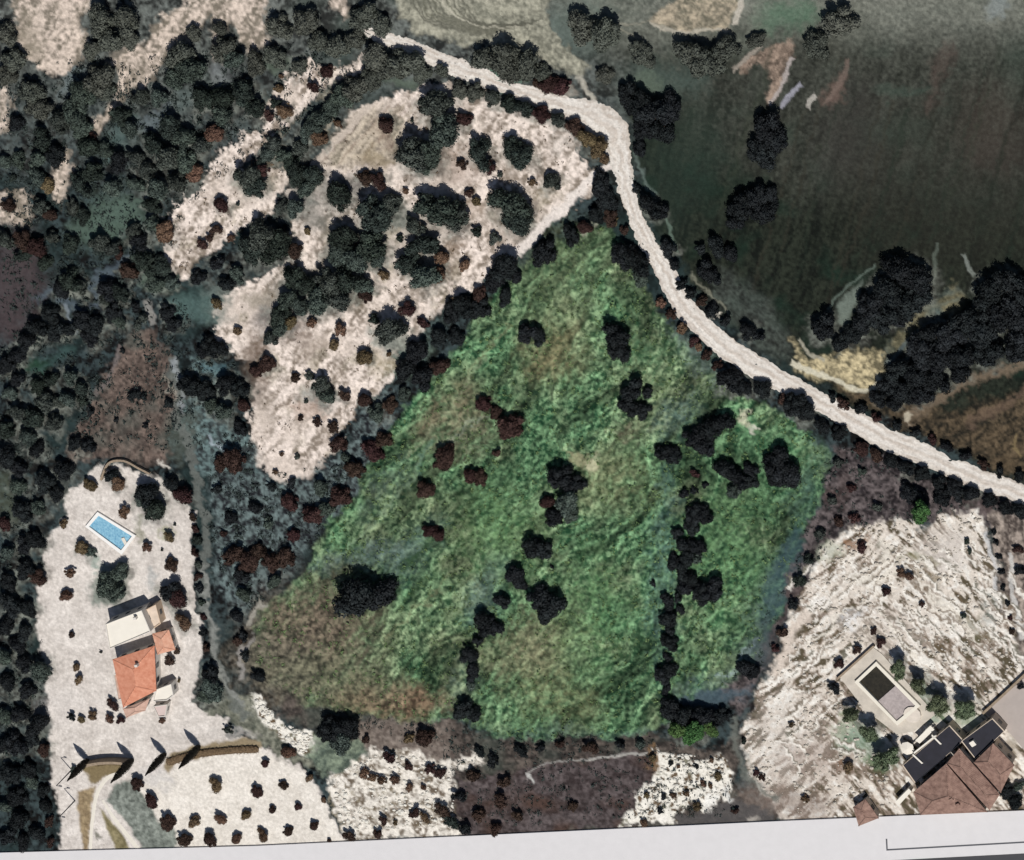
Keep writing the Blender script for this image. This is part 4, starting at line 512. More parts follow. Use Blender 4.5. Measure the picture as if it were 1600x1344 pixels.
def crown_mesh(name, nleaf, seed, m, lumps=9, leaf=.13, tall=1.0):
    r = random.Random(seed); B = MB(); C = []
    C.append((r.uniform(-.15, .15), r.uniform(-.15, .15), .62*tall, r.uniform(.48, .62)))
    el = r.uniform(.7, 1.0)
    for k in range(lumps):
        t = k*2.399+r.uniform(-.6, .6); d = r.uniform(.36, .76); C.append((d*math.cos(t), d*math.sin(t)*el, r.uniform(.3, .85)*tall, r.uniform(.17, .42)))
    for cx, cy, cz, cr in C:                         # inner masses of twigs
        bm = bmesh.new(); bmesh.ops.create_icosphere(bm, subdivisions=2, radius=1)
        vs = []
        for v in bm.verts:
            q = v.co; k = cr*(.80+.22*math.sin(q.x*5+seed)*math.sin(q.y*6+1.3*seed)+r.uniform(-.1, .1)); vs.append((cx+q.x*k, cy+q.y*k, max(.03, cz+q.z*k*.85)))
        B.add(vs, [tuple(v.index for v in f.verts) for f in bm.faces]); bm.free()
    tot = sum(c[3]**2 for c in C)
    for cx, cy, cz, cr in C:
        for _ in range(int(nleaf*cr*cr/tot)):
            th = r.uniform(0, 6.283); u = r.uniform(-.55, 1); q = math.sqrt(max(0, 1-u*u)); dr = Vector((q*math.cos(th), q*math.sin(th), u)); k = cr*r.uniform(.78, 1.15)
            p = Vector((cx, cy, cz))+Vector((dr.x*k, dr.y*k, dr.z*k*.9))
            if p.z < .02: continue
            nn = (dr+Vector((r.gauss(0, .5), r.gauss(0, .5), r.gauss(0, .5)))).normalized(); t1 = nn.orthogonal().normalized(); t1.rotate(Matrix.Rotation(r.uniform(0, 6.28), 3, nn)); t2 = nn.cross(t1); s = leaf*r.uniform(.5, 1.3)
            B.add([p-t1*s*.5, p+t2*s*.35+nn*s*.1, p+t1*s*.6, p-t2*s*.4-nn*s*.05], [(0, 1, 2, 3)])
    me = bpy.data.meshes.new(name); me.from_pydata(B.V, [], B.F); me.materials.append(m); return me
def trunk_mesh(seed):
    r = random.Random(seed); B = MB()
    def limb(a, b, ra, rb, n=6):
        a, b = Vector(a), Vector(b); d = (b-a).normalized(); u = d.orthogonal().normalized(); v = d.cross(u); V = []
        for p, q in ((a, ra), (b, rb)):
            for k in range(n): t = 6.283*k/n; V.append(p+u*q*math.cos(t)+v*q*math.sin(t))
        B.add(V, [(k, (k+1) % n, (k+1) % n+n, k+n) for k in range(n)]+[tuple(range(2*n-1, n-1, -1))])
    limb((0, 0, -.05), (.02, 0, .35), .085, .06)
    for k in range(4): t = k*1.6+r.uniform(-.3, .3); limb((.02, 0, .3), (.4*math.cos(t), .4*math.sin(t), .75), .045, .018)
    me = bpy.data.meshes.new('trunk'); me.from_pydata([tuple(v) for v in B.V], [], B.F); me.materials.append(BARK); return me
CR = {}
for k in 'krsgbdmnp': CR[k] = [crown_mesh('crown', 2600, 10*i+ord(k), FM[k], 8+i % 4*2, .11) for i in range(5)]
BU = {}
for k in 'krsgbdmnp': BU[k] = [crown_mesh('bush', 600, 7*i+ord(k)+500, FM[k], 5, .17) for i in range(4)]
TR = [trunk_mesh(i) for i in range(3)]
SIZE = lambda r: 'tiny' if r < 7 else 'small' if r < 13 else 'medium' if r < 21 else 'large' if r < 30 else 'very large'
CW = {'p': 'pale green', 'k': 'dark green', 'n': 'blackish', 'm': 'olive grey', 'r': 'reddish brown', 's': 'grey green', 'g': 'bright green', 'b': 'brown', 'd': 'glare-greyed'}
ORD = ['leftmost', 'second', 'third', 'fourth', 'fifth', 'sixth', 'seventh', 'eighth', 'ninth', 'tenth', 'eleventh', 'twelfth', 'thirteenth', 'fourteenth', 'fifteenth', 'sixteenth', 'seventeenth', 'eighteenth', 'nineteenth', 'twentieth', 'twenty-first', 'twenty-second', 'twenty-third', 'twenty-fourth', 'twenty-fifth', 'twenty-sixth']
rt = random.Random(99)
GR = {'tree': 'trees scattered over the hillside', 'shrub': 'shrubs scattered over the hillside', 'bush': 'low bushes dotted over the ground', 'young tree': 'young trees planted in the grove'}
def place(x, y, R, k, word, label, _):
    hc = R*.105+.3; rc = R*1.04/5.6
    if k in 'ms' and R >= 14: hc = R*.16; rc = R*.98/5.6
    if k == 'g': hc = R*.26; rc = R*.95/5.6
    bx, by = x+1.9*hc, y-.3*hc
    if k == 'p': hc = 4.2; rc = R*.92/5.6; bx, by = x+1.8*hc, y+2.0*hc
    p = W(bx, by, 0); top = hc+rc*(.6 if k != 'g' else .5)
    src = CR if word != 'bush' else BU
    if word == 'bush':
        o = bpy.data.objects.new('bush', rt.choice(BU[k])); COL.objects.link(o); o.location = p
    else:
        o = empty(word.replace(' ', '_'), p)
        t = bpy.data.objects.new('trunk', TR[rt.randrange(3)]); c = bpy.data.objects.new('crown', rt.choice(CR[k]))
        for q in (t, c): COL.objects.link(q); q.parent = o
        if k in 'gp': c.location = (0, 0, .38); c.scale = (1, 1, .66); t.scale = (1, 1, 1.5)
    q_ = rt.uniform(.82, 1.18); o.scale = (rc*q_, rc/q_, top); o.rotation_euler.z = rt.uniform(0, 6.28)
    tag(o, label, word, GR[word])
def kindfix(phrase, x, y, R, k):
    if k != 'k': return k
    if any(q in phrase for q in ('meadow', 'column', 'field', 'right belt', 'right edge', 'isolated', 'bright green', 'right road', 'middle road', 'bend', 'edge beside', 'edge below', 'bottom left', 'tiled house')): return 'n'
    q = (int(x*7+y*13) % 10)
    if any(w in phrase for w in ('pale', 'hilltop', 'hedge above', 'far end')): return 'm' if q < 4 else 'k'
    return 'm' if q < 1 else 'k' if q < 6 else 'n'
for phrase, items, treeR in ZL:
    items = [(x, y, R, kindfix(phrase, x, y, R, k)) for x, y, R, k in items]
    def kind_of(t): return 'young tree' if 'grove above' in phrase else 'bush' if treeR == 99 or t[2] < 12 else 'tree' if t[2] >= 17 else 'shrub'
    for word in ('tree', 'shrub', 'bush', 'young tree'):
        L = sorted([t for t in items if kind_of(t) == word])
        for i, (x, y, R, k) in enumerate(L):
            if len(L) == 1: lb = f"{SIZE(R)} {CW[k]} {word}, the only {word} {phrase}"
            else:
                od = ORD[i] if i < len(L)-1 or i == 0 else 'rightmost'
                lb = f"{SIZE(R)} {CW[k]} {word}, {od} {'' if od in ('leftmost', 'rightmost') else 'from left '}{phrase}"
            place(x, y, R, k, word, lb, 1)
# ------------------------------------------------------------------ cypresses, lamp poles, low walls
def cyp_mesh():
    r = random.Random(5); B = MB()
    for i in range(9):
        z = i/9; rr = .085*math.sin(math.pi*min(1, (z+.12)/1.12)**.75)+.008; bm = bmesh.new(); bmesh.ops.create_icosphere(bm, subdivisions=1, radius=1)
        B.add([(v.co.x*rr*r.uniform(.8, 1.1), v.co.y*rr*r.uniform(.8, 1.1), z+.06+v.co.z*.09) for v in bm.verts], [tuple(v.index for v in f.verts) for f in bm.faces]); bm.free()
    for i in range(900):
        z = r.random()**1.1; rr = .085*math.sin(math.pi*min(1, (z+.12)/1.12)**.75)+.006; t = r.uniform(0, 6.28); p = Vector((rr*math.cos(t), rr*math.sin(t), z+.03)); o = Vector((math.cos(t), math.sin(t), 0)); s = r.uniform(.012, .026); k = Vector((-o.y, o.x, 0))
        B.add([p-k*s*.5, p+k*s*.5, p+o*s*.4+Vector((0, 0, s*2.4))], [(0, 1, 2)])
    me = bpy.data.meshes.new('crown'); me.from_pydata([tuple(v) for v in B.V], [], B.F); me.materials.append(leafmat('cypress_leaves', (36, 34, 32), (66, 62, 54), .1)); return me
CY = cyp_mesh()
for (x, y, h), od in zip([(137, 1187, 12.5), (207, 1187, 13.5), (258, 1178, 12.5), (311, 1166, 13)], ['leftmost, at the wall end', 'second from left, beside the low hedge', 'third from left, on open paving', 'rightmost, above the grove']):
    o = empty('cypress', W(x, y)); o.scale = (h, h, h); c = bpy.data.objects.new('crown', CY); t = bpy.data.objects.new('trunk', TR[0]); t.scale = (.14, .14, .2)
    for q in (c, t): COL.objects.link(q); q.parent = o
    tag(o, f'tall thin dark cypress, {od}', 'cypress', 'cypresses along the lane below the villa')
pm = mat('grey_metal', lin((96, 96, 100)), .5, .1, 3)
for (x, y, ph) in [(112, 1203, 'upper of the two, near the small bush'), (117, 1251, 'lower of the two, near the brown strip')]:
    p = W(x, y); o = empty('lamp_post', p); B = MB()
    def tube(B, a, b, ra, rb, n=8):
        a, b = Vector(a), Vector(b); d = (b-a).normalized(); u = d.orthogonal().normalized(); v = d.cross(u); V = [q+u*s*math.cos(6.283*k/n)+v*s*math.sin(6.283*k/n) for q, s in ((a, ra), (b, rb)) for k in range(n)]
        B.add(V, [(k, (k+1) % n, (k+1) % n+n, k+n) for k in range(n)]+[tuple(range(n)), tuple(range(2*n-1, n-1, -1))])
    tube(B, p, p+Vector((0, 0, 10)), .2, .12); B.obj('pole', pm, o); B = MB(); tube(B, p+Vector((0, 0, 10)), p+Vector((1.2, .3, 10.3)), .1, .08); B.obj('arm', pm, o)
    B = MB(); B.box(p+Vector((1.4, .35, 10.2)), .9, .4, .2); B.obj('lamp_head', pm, o); tag(o, f'thin grey lamp post on the pale yard, {ph}', 'lamp post', 'lamp posts in the villa yard')
def wallpoly(name, P, wdt, h, m, label, cat, z0=-.2):
    P = spline([(*q, 0) for q in P], 5, False); L = []; R = []; ws = [W(q[0], q[1]) for q in P]
    for i in range(len(ws)):
        t = (ws[min(i+1, len(ws)-1)]-ws[max(i-1, 0)]).normalized(); nn = Vector((-t.y, t.x, 0))*wdt/2; L.append(ws[i]+nn); R.append(ws[i]-nn)
    V = []; F = []
    for l, r_ in zip(L, R): V += [(l.x, l.y, z0), (l.x, l.y, h), (r_.x, r_.y, h), (r_.x, r_.y, z0)]
    for i in range(len(L)-1):
        a = i*4; F += [(a, a+1, a+5, a+4), (a+1, a+2, a+6, a+5), (a+2, a+3, a+7, a+6)]
    e = (len(L)-1)*4; F += [(3, 2, 1, 0), (e, e+1, e+2, e+3)]
    o = link_mesh(name, V, F, m); tag(o, label, cat); return o
stone = mat('rubble_stone', lin((150, 134, 116)), .95, .25, 1.5, .1)
hdg = leafmat('clipped_hedge', (84, 72, 50), (134, 118, 88), .05)
def hedge(name, P, wdt, h, label):
    B = MB(); r = random.Random(len(label)); Q = spline([(*q, 0) for q in P], 8, False)
    for q in Q:
        c = W(q[0], q[1])
        bm = bmesh.new(); bmesh.ops.create_icosphere(bm, subdivisions=2, radius=1)
        B.add([(c.x+v.co.x*wdt*.62*r.uniform(.85, 1.1), c.y+v.co.y*wdt*.62*r.uniform(.85, 1.1), max(-.05, h*.5+v.co.z*h*.5*r.uniform(.85, 1.1))) for v in bm.verts], [tuple(v.index for v in f.verts) for f in bm.faces]); bm.free()
        for _ in range(40):
            p = c+Vector((r.uniform(-.6, .6)*wdt, r.uniform(-.6, .6)*wdt, h*r.uniform(.6, 1.05))); s = .25; B.add([p, p+Vector((s, r.uniform(-s, s), r.uniform(-.1, .1))), p+Vector((r.uniform(-s, s), s, r.uniform(-.1, .1)))], [(0, 1, 2)])
    o = B.obj(name, hdg); tag(o, label, 'hedge')
wallpoly('retaining_wall', [(138, 1190), (160, 1186), (184, 1185), (206, 1187)], .8, 3.0, stone, 'brown retaining wall between the two leftmost cypresses', 'wall')
hedge('hedge', [(266, 1190), (290, 1182), (320, 1176), (360, 1172), (400, 1170)], 1.8, .9, 'long low brown hedge above the grove, beside two cypresses')
hedge('hedge', [(152, 1192), (172, 1190), (196, 1192)], 1.4, .9, 'short brown hedge at the foot of the retaining wall')
wallpoly('boundary_wall', [(160, 748), (172, 722), (196, 718), (220, 730), (236, 738)], .6, 1.2, stone, 'dark curved stone wall above the blue pool garden', 'wall')

# ------------------------------------------------------------------ screen margin
scr = mat('screen_grey', lin((212, 210, 211)), .5, .03, .4); blk = mat('screen_dark', lin((64, 64, 68)), .5, .05, 1); lnm = mat('line_dark', lin((80, 82, 88)), .6, .05, 1)
o = empty('screen_margin', W(800, 1330)); tag(o, 'flat pale grey screen margin with a thin scale bracket, below the map', 'screen')
Pm = [(-300, 1349), (0, 1332.5), (400, 1322), (800, 1303), (1200, 1284), (1600, 1266.5), (1900, 1253), (1900, 1700), (-300, 1700)]
MB().prism([W(x, y, .5) for x, y in Pm], -.3).obj('panel', scr, o)
MB().prism([W(x, y, .56) for x, y in [(1384, 1311), (1386.3, 1311), (1387, 1327), (1700, 1309.5), (1700, 1311.7), (1385, 1329.3)]], .5).obj('scale_bracket', lnm, o)
MB().prism([W(x, y, .6) for x, y in [(1370, 1346), (1600, 1334), (1900, 1319), (1900, 1700), (1370, 1700)]], .5).obj('dark_border', blk, o)

# ------------------------------------------------------------------ villa
wht = mat('white_render', lin((214, 208, 200)), .85, .06, .6, .02); flatw = mat('white_flat_roof', lin((232, 226, 214)), .85, .04, .5, .02)
def tilemat(name, c, c2, ang):
    m = mat(name, lin(c), .85, .15, .8, 0, 0, .2, lin(c2)); n = m.node_tree; tc = n.nodes.new('ShaderNodeTexCoord'); mp = n.nodes.new('ShaderNodeMapping'); mp.inputs['Rotation'].default_value[2] = ang
    wv = n.nodes.new('ShaderNodeTexWave'); wv.inputs['Scale'].default_value = 1.1; wv.inputs['Distortion'].default_value = .4; b = n.nodes.new('ShaderNodeBump'); b.inputs['Distance'].default_value = .12; b.inputs['Strength'].default_value = .8
    n.links.new(tc.outputs['Object'], mp.inputs[0]); n.links.new(mp.outputs[0], wv.inputs[0]); n.links.new(wv.outputs['Fac'], b.inputs['Height']); n.links.new(b.outputs[0], n.nodes['Principled BSDF'].inputs['Normal']); return m
orng = tilemat('orange_tiles', (216, 138, 108), (232, 166, 138), .3); pink = tilemat('pink_tiles', (206, 168, 150), (226, 190, 172), .3); brn = tilemat('brown_tiles', (128, 100, 90), (176, 144, 130), -.7)
glass = mat('window_glass', (.03, .035, .04), .15, .1, 1, spec=.5)
def shrink(P, d):
    c = sum(P, Vector((0, 0, 0)))/len(P); return [p+(c-p).normalized()*d for p in P]
def flatblock(par, P, z, wm_, rm, parapet=.35):
    T = [W(x, y, z) for x, y in P]; MB().prism(T, -.2).obj('wall', wm_, par)
    I = shrink(T, .3); B = MB(); B.prism([Vector((p.x, p.y, z+.06)) for p in I], z-.02); B.obj('roof', rm, par)
    B = MB(); n_ = len(T)
    for i in range(n_):
        a, b, c, d = T[i], T[(i+1) % n_], I[(i+1) % n_], I[i]; B.prism([Vector((q.x, q.y, z+parapet)) for q in (a, b, c, d)], z-.01+.001*i)
    B.obj('parapet', wm_, par); windows(par, T, z)
def windows(par, T, z):
    n_ = len(T); cx = sum(t.x for t in T)/n_; cy = sum(t.y for t in T)/n_
    for i in range(n_):
        a, b = T[i], T[(i+1) % n_]; e = Vector((b.x-a.x, b.y-a.y, 0)); L = e.length
        if L < 3.5: continue
        e.normalize(); nn = Vector((e.y, -e.x, 0))
        if nn.dot(Vector(((a.x+b.x)/2-cx, (a.y+b.y)/2-cy, 0))) < 0: nn = -nn
        for k in range(int(L//3.5)):
            m_ = Vector((a.x, a.y, 0))+e*(L*(k+.5)/int(L//3.5))+nn*.03; B = MB(); B.box((m_.x, m_.y, z*.38), 1.3, .12, min(1.3, z*.35), math.atan2(e.y, e.x)); B.obj('window', glass, par)
def hiproof(par, P, z, rise, rm, wm_, ridge=.3, over=.45):
    """quad P in order; ridge runs between the middles of the sides P0P1 and P2P3"""
    T = [W(x, y, z) for x, y in P]; c = sum(T, Vector((0, 0, 0)))/4; O = [p+(p-c).normalized()*over for p in T]
    m0 = (O[0]+O[1])/2; m1 = (O[2]+O[3])/2; r0 = m0.lerp(m1, ridge)+Vector((0, 0, rise)); r1 = m1.lerp(m0, ridge)+Vector((0, 0, rise)); dn = Vector((0, 0, -.25))
    MB().prism([p+dn*1.2 for p in shrink(T, .2)], -.2).obj('wall', wm_, par)
    V = O+[r0, r1]+[p+dn for p in O]; F = [(0, 1, 4), (1, 2, 5, 4), (2, 3, 5), (3, 0, 4, 5), (9, 8, 7, 6), (0, 6, 7, 1), (1, 7, 8, 2), (2, 8, 9, 3), (3, 9, 6, 0)]
    o = link_mesh('roof', V, F, rm, par)
    def cap(B, a, b):
        d = (b-a).normalized(); s = d.cross(Vector((0, 0, 1))).normalized()*.16; u = Vector((0, 0, .14)); B.add([a-s, a+u, a+s, b-s, b+u, b+s], [(0, 3, 4, 1), (1, 4, 5, 2), (0, 1, 2), (5, 4, 3)])
    B = MB(); cap(B, r0, r1)
    for a, b in ((O[0], r0), (O[1], r0), (O[2], r1), (O[3], r1)): cap(B, a, b)
    q = B.obj('ridge_tiles', rm); q.parent = o
    windows(par, T, z); return r0, r1
v = empty('villa', W(215, 1035)); tag(v, 'villa with orange tiled roof and white flat roofs in the pale yard', 'house')
flatblock(v, [(165, 975), (222, 953), (236, 986), (172, 1013)], 5.5, wht, flatw)
flatblock(v, [(223, 955), (244, 944), (252, 974), (237, 984)], 3.2, mat('sand_render', lin((208, 184, 160)), .85, .1, 1), mat('sand_roof', lin((214, 196, 178)), .9, .12, .7))
r0, r1 = hiproof(v, [(178, 1032), (240, 1011), (242, 1078), (193, 1104)], 4.6, 1.3, orng, wht, .32)
hiproof(v, [(193, 1108), (233, 1092), (226, 1110), (198, 1121)], 3.6, .5, pink, wht, .3, .2)
hiproof(v, [(240, 992), (263, 986), (272, 1014), (247, 1021)], 3.4, .8, orng if False else tilemat('salmon_tiles', (226, 160, 132), (236, 186, 160), .3), wht, .3)
flatblock(v, [(244, 1077), (268, 1068), (272, 1086), (262, 1094), (240, 1095)], 3.4, wht, flatw); flatblock(v, [(240, 1103), (262, 1100), (259, 1119), (248, 1120)], 2.4, wht, mat('mauve_roof', lin((206, 188, 182)), .9, .08, 1))
flatblock(v, [(179, 1053), (184, 1051), (191, 1092), (186, 1094)], 2.6, wht, pink)
for (x, y) in [(217, 1036), (215, 962)]:
    p = W(x, y, 4.8); B = MB(); B.box((p.x, p.y, 4.5), .9, .7, 2.4, .3); B.obj('chimney', wht, v)
# pools
def quadring(B, O, I, z0, z1):
    n_ = len(O)
    for i in range(n_): B.prism([Vector((q.x, q.y, z1)) for q in (O[i], O[(i+1) % n_], I[(i+1) % n_], I[i])], z0)
def water(name, c, c2, sc, rough=.08):
    m = mat(name, lin(c), rough, .2, sc, .03, spec=.5, col2=lin(c2)); return m
p1 = empty('swimming_pool', W(172, 833)); tag(p1, 'rectangular bright blue swimming pool above the villa', 'swimming pool', 'swimming pools of the two houses')
I = [W(x, y, .6) for x, y in [(139, 823), (154, 806), (206, 838), (189, 860)]]; O = [W(x, y, .6) for x, y in [(133, 823), (152, 800), (212, 837), (190, 867)]]
B = MB(); quadring(B, O, I, -.1, .6); B.obj('coping', mat('white_coping', lin((236, 234, 230)), .7, .03, 1), p1)
MB().prism([Vector((q.x, q.y, .15)) for q in I], .05).obj('water', water('blue_water', (104, 164, 200), (160, 206, 224), 1.6), p1)
B = MB(); q = I[2].lerp(I[3], .5).lerp(sum(I, Vector((0, 0, 0)))/4, .14); B.box((q.x, q.y, .15), 2.2, 1.0, .3, -1.1); B.obj('steps', kerb_m, p1)
ter = mat('terrace_stone', lin((196, 188, 176)), .9, .16, .35, .03)
o = MB().prism([W(x, y, .25) for x, y in [(1312, 1058), (1364, 1012), (1378, 1022), (1440, 1092), (1462, 1116), (1430, 1142), (1402, 1148), (1350, 1108)]], -.1).obj('pool_terrace', ter); tag(o, 'stone terrace around the dark pool', kind='structure')
p2 = empty('swimming_pool', W(1380, 1085)); tag(p2, 'dark pool with white rim beside the brown tiled house', 'swimming pool', 'swimming pools of the two houses')
I = [W(x, y, 1.1) for x, y in [(1342, 1066), (1369, 1041), (1430, 1103), (1401, 1127)]]; O = [W(x, y, 1.1) for x, y in [(1335, 1066), (1369, 1034), (1438, 1103), (1402, 1134)]]
B = MB(); quadring(B, O, I, .2, 1.1); B.obj('coping', mat('cream_coping', lin((226, 220, 206)), .7, .05, 1), p2)
q = I[2].lerp(I[3], .36); o_ = (O[2]-O[1]).normalized(); B = MB(); B.prism([Vector((q.x+o_.x*1.3+2.3*math.cos(k*.524), q.y+o_.y*1.3+2.3*math.sin(k*.524), 1.08)) for k in range(12)], .2); B.obj('rounded_end', mat('rounded_end', lin((214, 204, 192)), .75, .1, 1), p2)
a, b = I[0].lerp(I[3], .5), I[1].lerp(I[2], .5)
MB().prism([Vector((q.x, q.y, .34)) for q in (I[0], I[1], b, a)], .26).obj('water', water('dark_water', (44, 42, 34), (58, 54, 44), 1), p2)
MB().prism([Vector((q.x, q.y, .62)) for q in (a, b, I[2], I[3])], .26).obj('shallow_ledge', mat('pale_ledge', lin((168, 158, 156)), .8, .22, 1.2, .04), p2)
wallpoly('garden_wall', [(1309, 1059), (1337, 1034), (1367, 1007)], .5, 1.1, stone, 'short brown wall at the upper edge of the dark pool terrace', 'wall')
wallpoly('garden_wall', [(1537, 1112), (1568, 1084), (1604, 1050)], .6, 1.3, stone, 'thin stone wall along the concrete drive at the right edge', 'wall')
o = MB().prism([W(x, y, .2) for x, y in [(1539, 1114), (1570, 1086), (1640, 1024), (1640, 1200), (1600, 1172), (1575, 1142)]], -.1).obj('driveway', mat('drive_concrete', lin((172, 162, 156)), .9, .06, .4, .02)); tag(o, 'grey concrete drive at the right edge', kind='structure')
# tiled house
h = empty('tiled_house', W(1500, 1200)); tag(h, 'large house with brown hipped roofs and dark flat roofs, bottom right', 'house')
darkroof = mat('dark_flat_roof', lin((34, 34, 44)), .6, .25, .5, .03); cream = mat('cream_render', lin((206, 190, 172)), .85, .08, .7)
flatblock(h, [(1410, 1196), (1484, 1133), (1506, 1157), (1430, 1224)], 3.4, cream, darkroof, .12)
flatblock(h, [(1502, 1158), (1551, 1122), (1570, 1142), (1524, 1186)], 3.8, cream, darkroof, .12)
hiproof(h, [(1440, 1272), (1430, 1238), (1478, 1196), (1540, 1268)], 6.0, 1.6, brn, cream, .34); hiproof(h, [(1482, 1194), (1500, 1172), (1560, 1240), (1545, 1264)], 5.6, 1.2, brn, cream, .2)
hiproof(h, [(1524, 1192), (1552, 1164), (1582, 1196), (1563, 1236)], 5.2, 1.3, brn, cream, .25)
for k, (x, y, s) in enumerate([(1520, 1162, 1.7)]):
    p = W(x, y, 4.6); B = MB(); B.box((p.x, p.y, 3.8), 1.4, 1.4, 1.0, .7); B.obj('chimney', flatw, h)
for (x, y) in [(1487, 1248), (1497, 1256)]:
    p = W(x, y, 7); B = MB(); B.box((p.x, p.y, 6.2), 1.1, .7, 1.6, .7); B.obj('chimney', brn, h)
# white beams over the dark terrace, white canopy beside
B = MB()
for (x0, y0, x1, y1, z) in [(1428, 1177, 1462, 1150, 3.9), (1456, 1149, 1470, 1163, 3.9), (1426, 1179, 1441, 1193, 3.9)]:
    a, b = W(x0, y0, z), W(x1, y1, z); d = (b-a).normalized(); s = Vector((-d.y, d.x, 0))*.22; B.prism([a-s, a+s, b+s, b-s], z-.25)
    for q in (a, b): B.box((q.x, q.y, 3.4), .25, .25, .3)
B.obj('white_beams', flatw, h)
o = empty('canopy', W(1446, 1146)); T = [W(x, y, 2.6) for x, y in [(1430, 1157), (1454, 1134), (1460, 1140), (1437, 1162)]]; MB().prism(T, 2.45).obj('canopy_top', flatw, o)
for q in shrink(T, .3): B = MB(); B.box((q.x, q.y, 0), .15, .15, 2.45); B.obj('post', pm, o)
tag(o, 'long white canopy between the dark pool and dark flat roof', 'canopy')
s = empty('shed', W(1350, 1265)); tag(s, 'small brown roofed shed left of the tiled house at the margin', 'shed'); hiproof(s, [(1334, 1262), (1352, 1250), (1372, 1278), (1342, 1290)], 3, .6, brn, cream, .3, .2)
s = empty('garden_wall', W(1412, 1242)); wl = [W(x, y, 2.4) for x, y in [(1400, 1252), (1420, 1232), (1424, 1237), (1405, 1258)]]; MB().prism(wl, -.1).obj('wall', flatw, s); tag(s, 'thick white wall piece at the left corner of the tiled house', 'wall')
for (x, y, lb) in [(1421, 1163, 'white parasol beside the long canopy at the tiled house')]:
    o = empty('parasol', W(x, y)); p = W(x, y, 0); B = MB(); tube(B, p, p+Vector((0, 0, 2.6)), .05, .05); B.obj('pole', pm, o)
    n_ = 8; V = [(p.x, p.y, 3.0)]+[(p.x+1.9*math.cos(k*.785), p.y+1.9*math.sin(k*.785), 2.4) for k in range(n_)]+[(p.x, p.y, 2.9)]; link_mesh('canopy', V, [(0, 1+k, 1+(k+1) % n_) for k in range(n_)]+[(9, 1+(k+1) % n_, 1+k) for k in range(n_)], flatw, o); tag(o, lb, 'parasol')

# ------------------------------------------------------------------ loose stones and scrub tufts nobody could count
def scatter(name, polys, N, smin, smax, m, label, seed, cond=None, leafy=False):
    r = random.Random(seed); B = MB(); bx = []
    for P in polys:
        A = np.array(P); x0, y0 = A.min(0); x1, y1 = A.max(0); xs = np.random.default_rng(seed).uniform(x0, x1, N).astype(np.float32); ys = np.random.default_rng(seed+1).uniform(y0, y1, N).astype(np.float32)
        k = sdf(P, xs, ys) > 3; xs, ys = xs[k], ys[k]; dn = fbm(xs, ys, 22, seed+9, 3); k = dn+np.random.default_rng(seed+2).uniform(-.6, .6, len(xs)) > 0.0; bx += list(zip(xs[k], ys[k]))
    for x, y in bx:
        if any(sdf(Q, np.array([x], np.float32), np.array([y], np.float32))[0] > -4 for Q in KEEP): continue
        iy = min(NY-1, np.searchsorted(AY, y)); ix = min(NX-1, np.searchsorted(AX, x)); c = W(x, y, float(HGT[iy, ix])); s = smin*(smax/smin)**(r.random()**1.8)
        if leafy:
            for _ in range(7):
                p = c+Vector((r.gauss(0, s*.4), r.gauss(0, s*.4), abs(r.gauss(0, s*.4)))); q = s*.7; B.add([p, p+Vector((r.uniform(-q, q), r.uniform(-q, q), r.uniform(0, q))), p+Vector((r.uniform(-q, q), r.uniform(-q, q), r.uniform(-q*.3, q*.5)))], [(0, 1, 2)])
        else:
            a = r.uniform(0, 6.28); V = []; n_ = 5
            for lv, (q, z) in enumerate(((1, -.1), (.95, .35), (.5, .65))):
                for k in range(n_): t = a+6.283*k/n_; f = q*s*.5*r.uniform(.75, 1.2); V.append((c.x+f*math.cos(t), c.y+f*math.sin(t)*.8, c.z+z*s*.6))
            B.add(V, [(l*n_+k, l*n_+(k+1) % n_, (l+1)*n_+(k+1) % n_, (l+1)*n_+k) for l in range(2) for k in range(n_)]+[tuple(range(2*n_, 3*n_))])
    o = B.obj(name, m); tag(o, label, kind='stuff'); return o
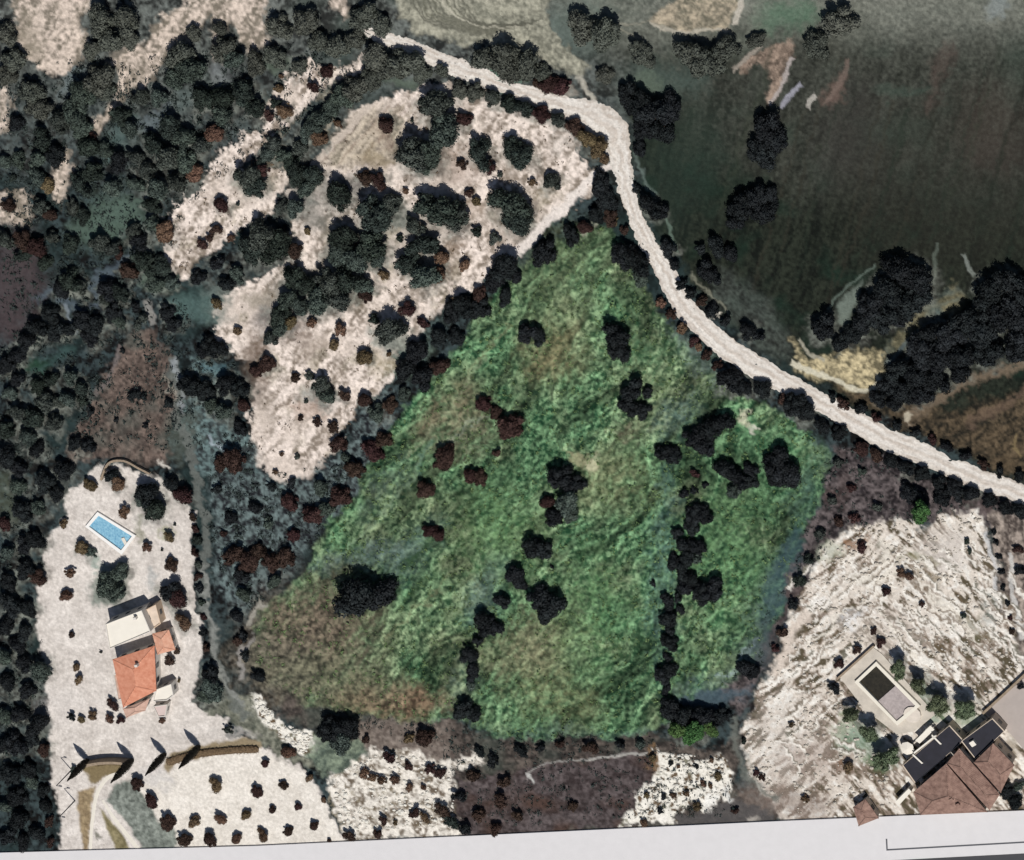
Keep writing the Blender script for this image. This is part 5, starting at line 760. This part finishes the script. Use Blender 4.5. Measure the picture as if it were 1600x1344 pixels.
KEEP = [[(1290, 1050), (1370, 1000), (1470, 1110), (1545, 1110), (1640, 1020), (1640, 1300), (1400, 1300), (1395, 1190), (1395, 1140)], [(-60, 1326), (1700, 1256), (1700, 1420), (-60, 1420)], [(130, 796), (218, 796), (218, 872), (130, 872)], [(155, 930), (285, 930), (285, 1125), (155, 1125)]]
pst = mat('pale_stones', lin((196, 188, 176)), .95, .2, .7, .05); wst = mat('white_stones', lin((226, 222, 212)), .95, .12, .7, .05)
scatter('stones', [RP], 5200, .35, 1.5, pst, 'loose pale stones over the lower right terraces', 900)
scatter('stones', [[(552, 1190), (606, 1168), (700, 1186), (712, 1230), (712, 1306), (540, 1316), (512, 1220)], [(1030, 1172), (1128, 1178), (1146, 1236), (1080, 1260), (1046, 1290), (975, 1292), (1010, 1225)], [(392, 1092), (404, 1088), (440, 1122), (496, 1152), (476, 1184), (410, 1130)]], 1100, .4, 1.7, wst, 'loose white stones on the outcrops at the bottom', 910)
SC = leafmat('scrub_leaves', (28, 33, 33), (72, 84, 80), 0); SB = leafmat('dry_scrub_leaves', (84, 66, 52), (136, 118, 96), 0); SG = leafmat('meadow_tufts', (58, 92, 56), (140, 164, 110), 0)
scatter('scrub', [[(0, 100), (560, 60), (560, 130), (300, 320), (250, 430), (330, 520), (390, 600), (400, 740), (560, 720), (480, 880), (400, 960), (330, 900), (300, 700), (60, 730), (50, 900), (70, 1000), (80, 1320), (0, 1330)]], 15000, .5, 1.4, SC, 'low grey green scrub between the trees on the left', 920, leafy=True)
scatter('scrub', [[(1300, 690), (1600, 800), (1500, 815), (1320, 830), (1250, 920), (1160, 1120), (1120, 1090), (1240, 880)], [(440, 1090), (700, 1130), (1030, 1152), (1150, 1200), (1160, 1300), (720, 1300), (700, 1190)]], 3000, .4, 1.1, SC, 'low dark scrub on the banks around the meadow', 930, leafy=True)
scatter('dry_scrub', [[(560, 180), (700, 130), (900, 210), (950, 265), (800, 400), (690, 490), (610, 600), (500, 740), (400, 730), (400, 570), (340, 500), (480, 390), (480, 290)], [(570, 90), (440, 200), (446, 290), (290, 435), (260, 380), (400, 200), (460, 115)]], 1500, .25, .8, SB, 'dry low tufts on the pale slopes', 940, leafy=True)
scatter('meadow_grass', [MEAD], 16000, .3, .9, SG, 'coarse grass tufts over the meadow', 950, leafy=True)
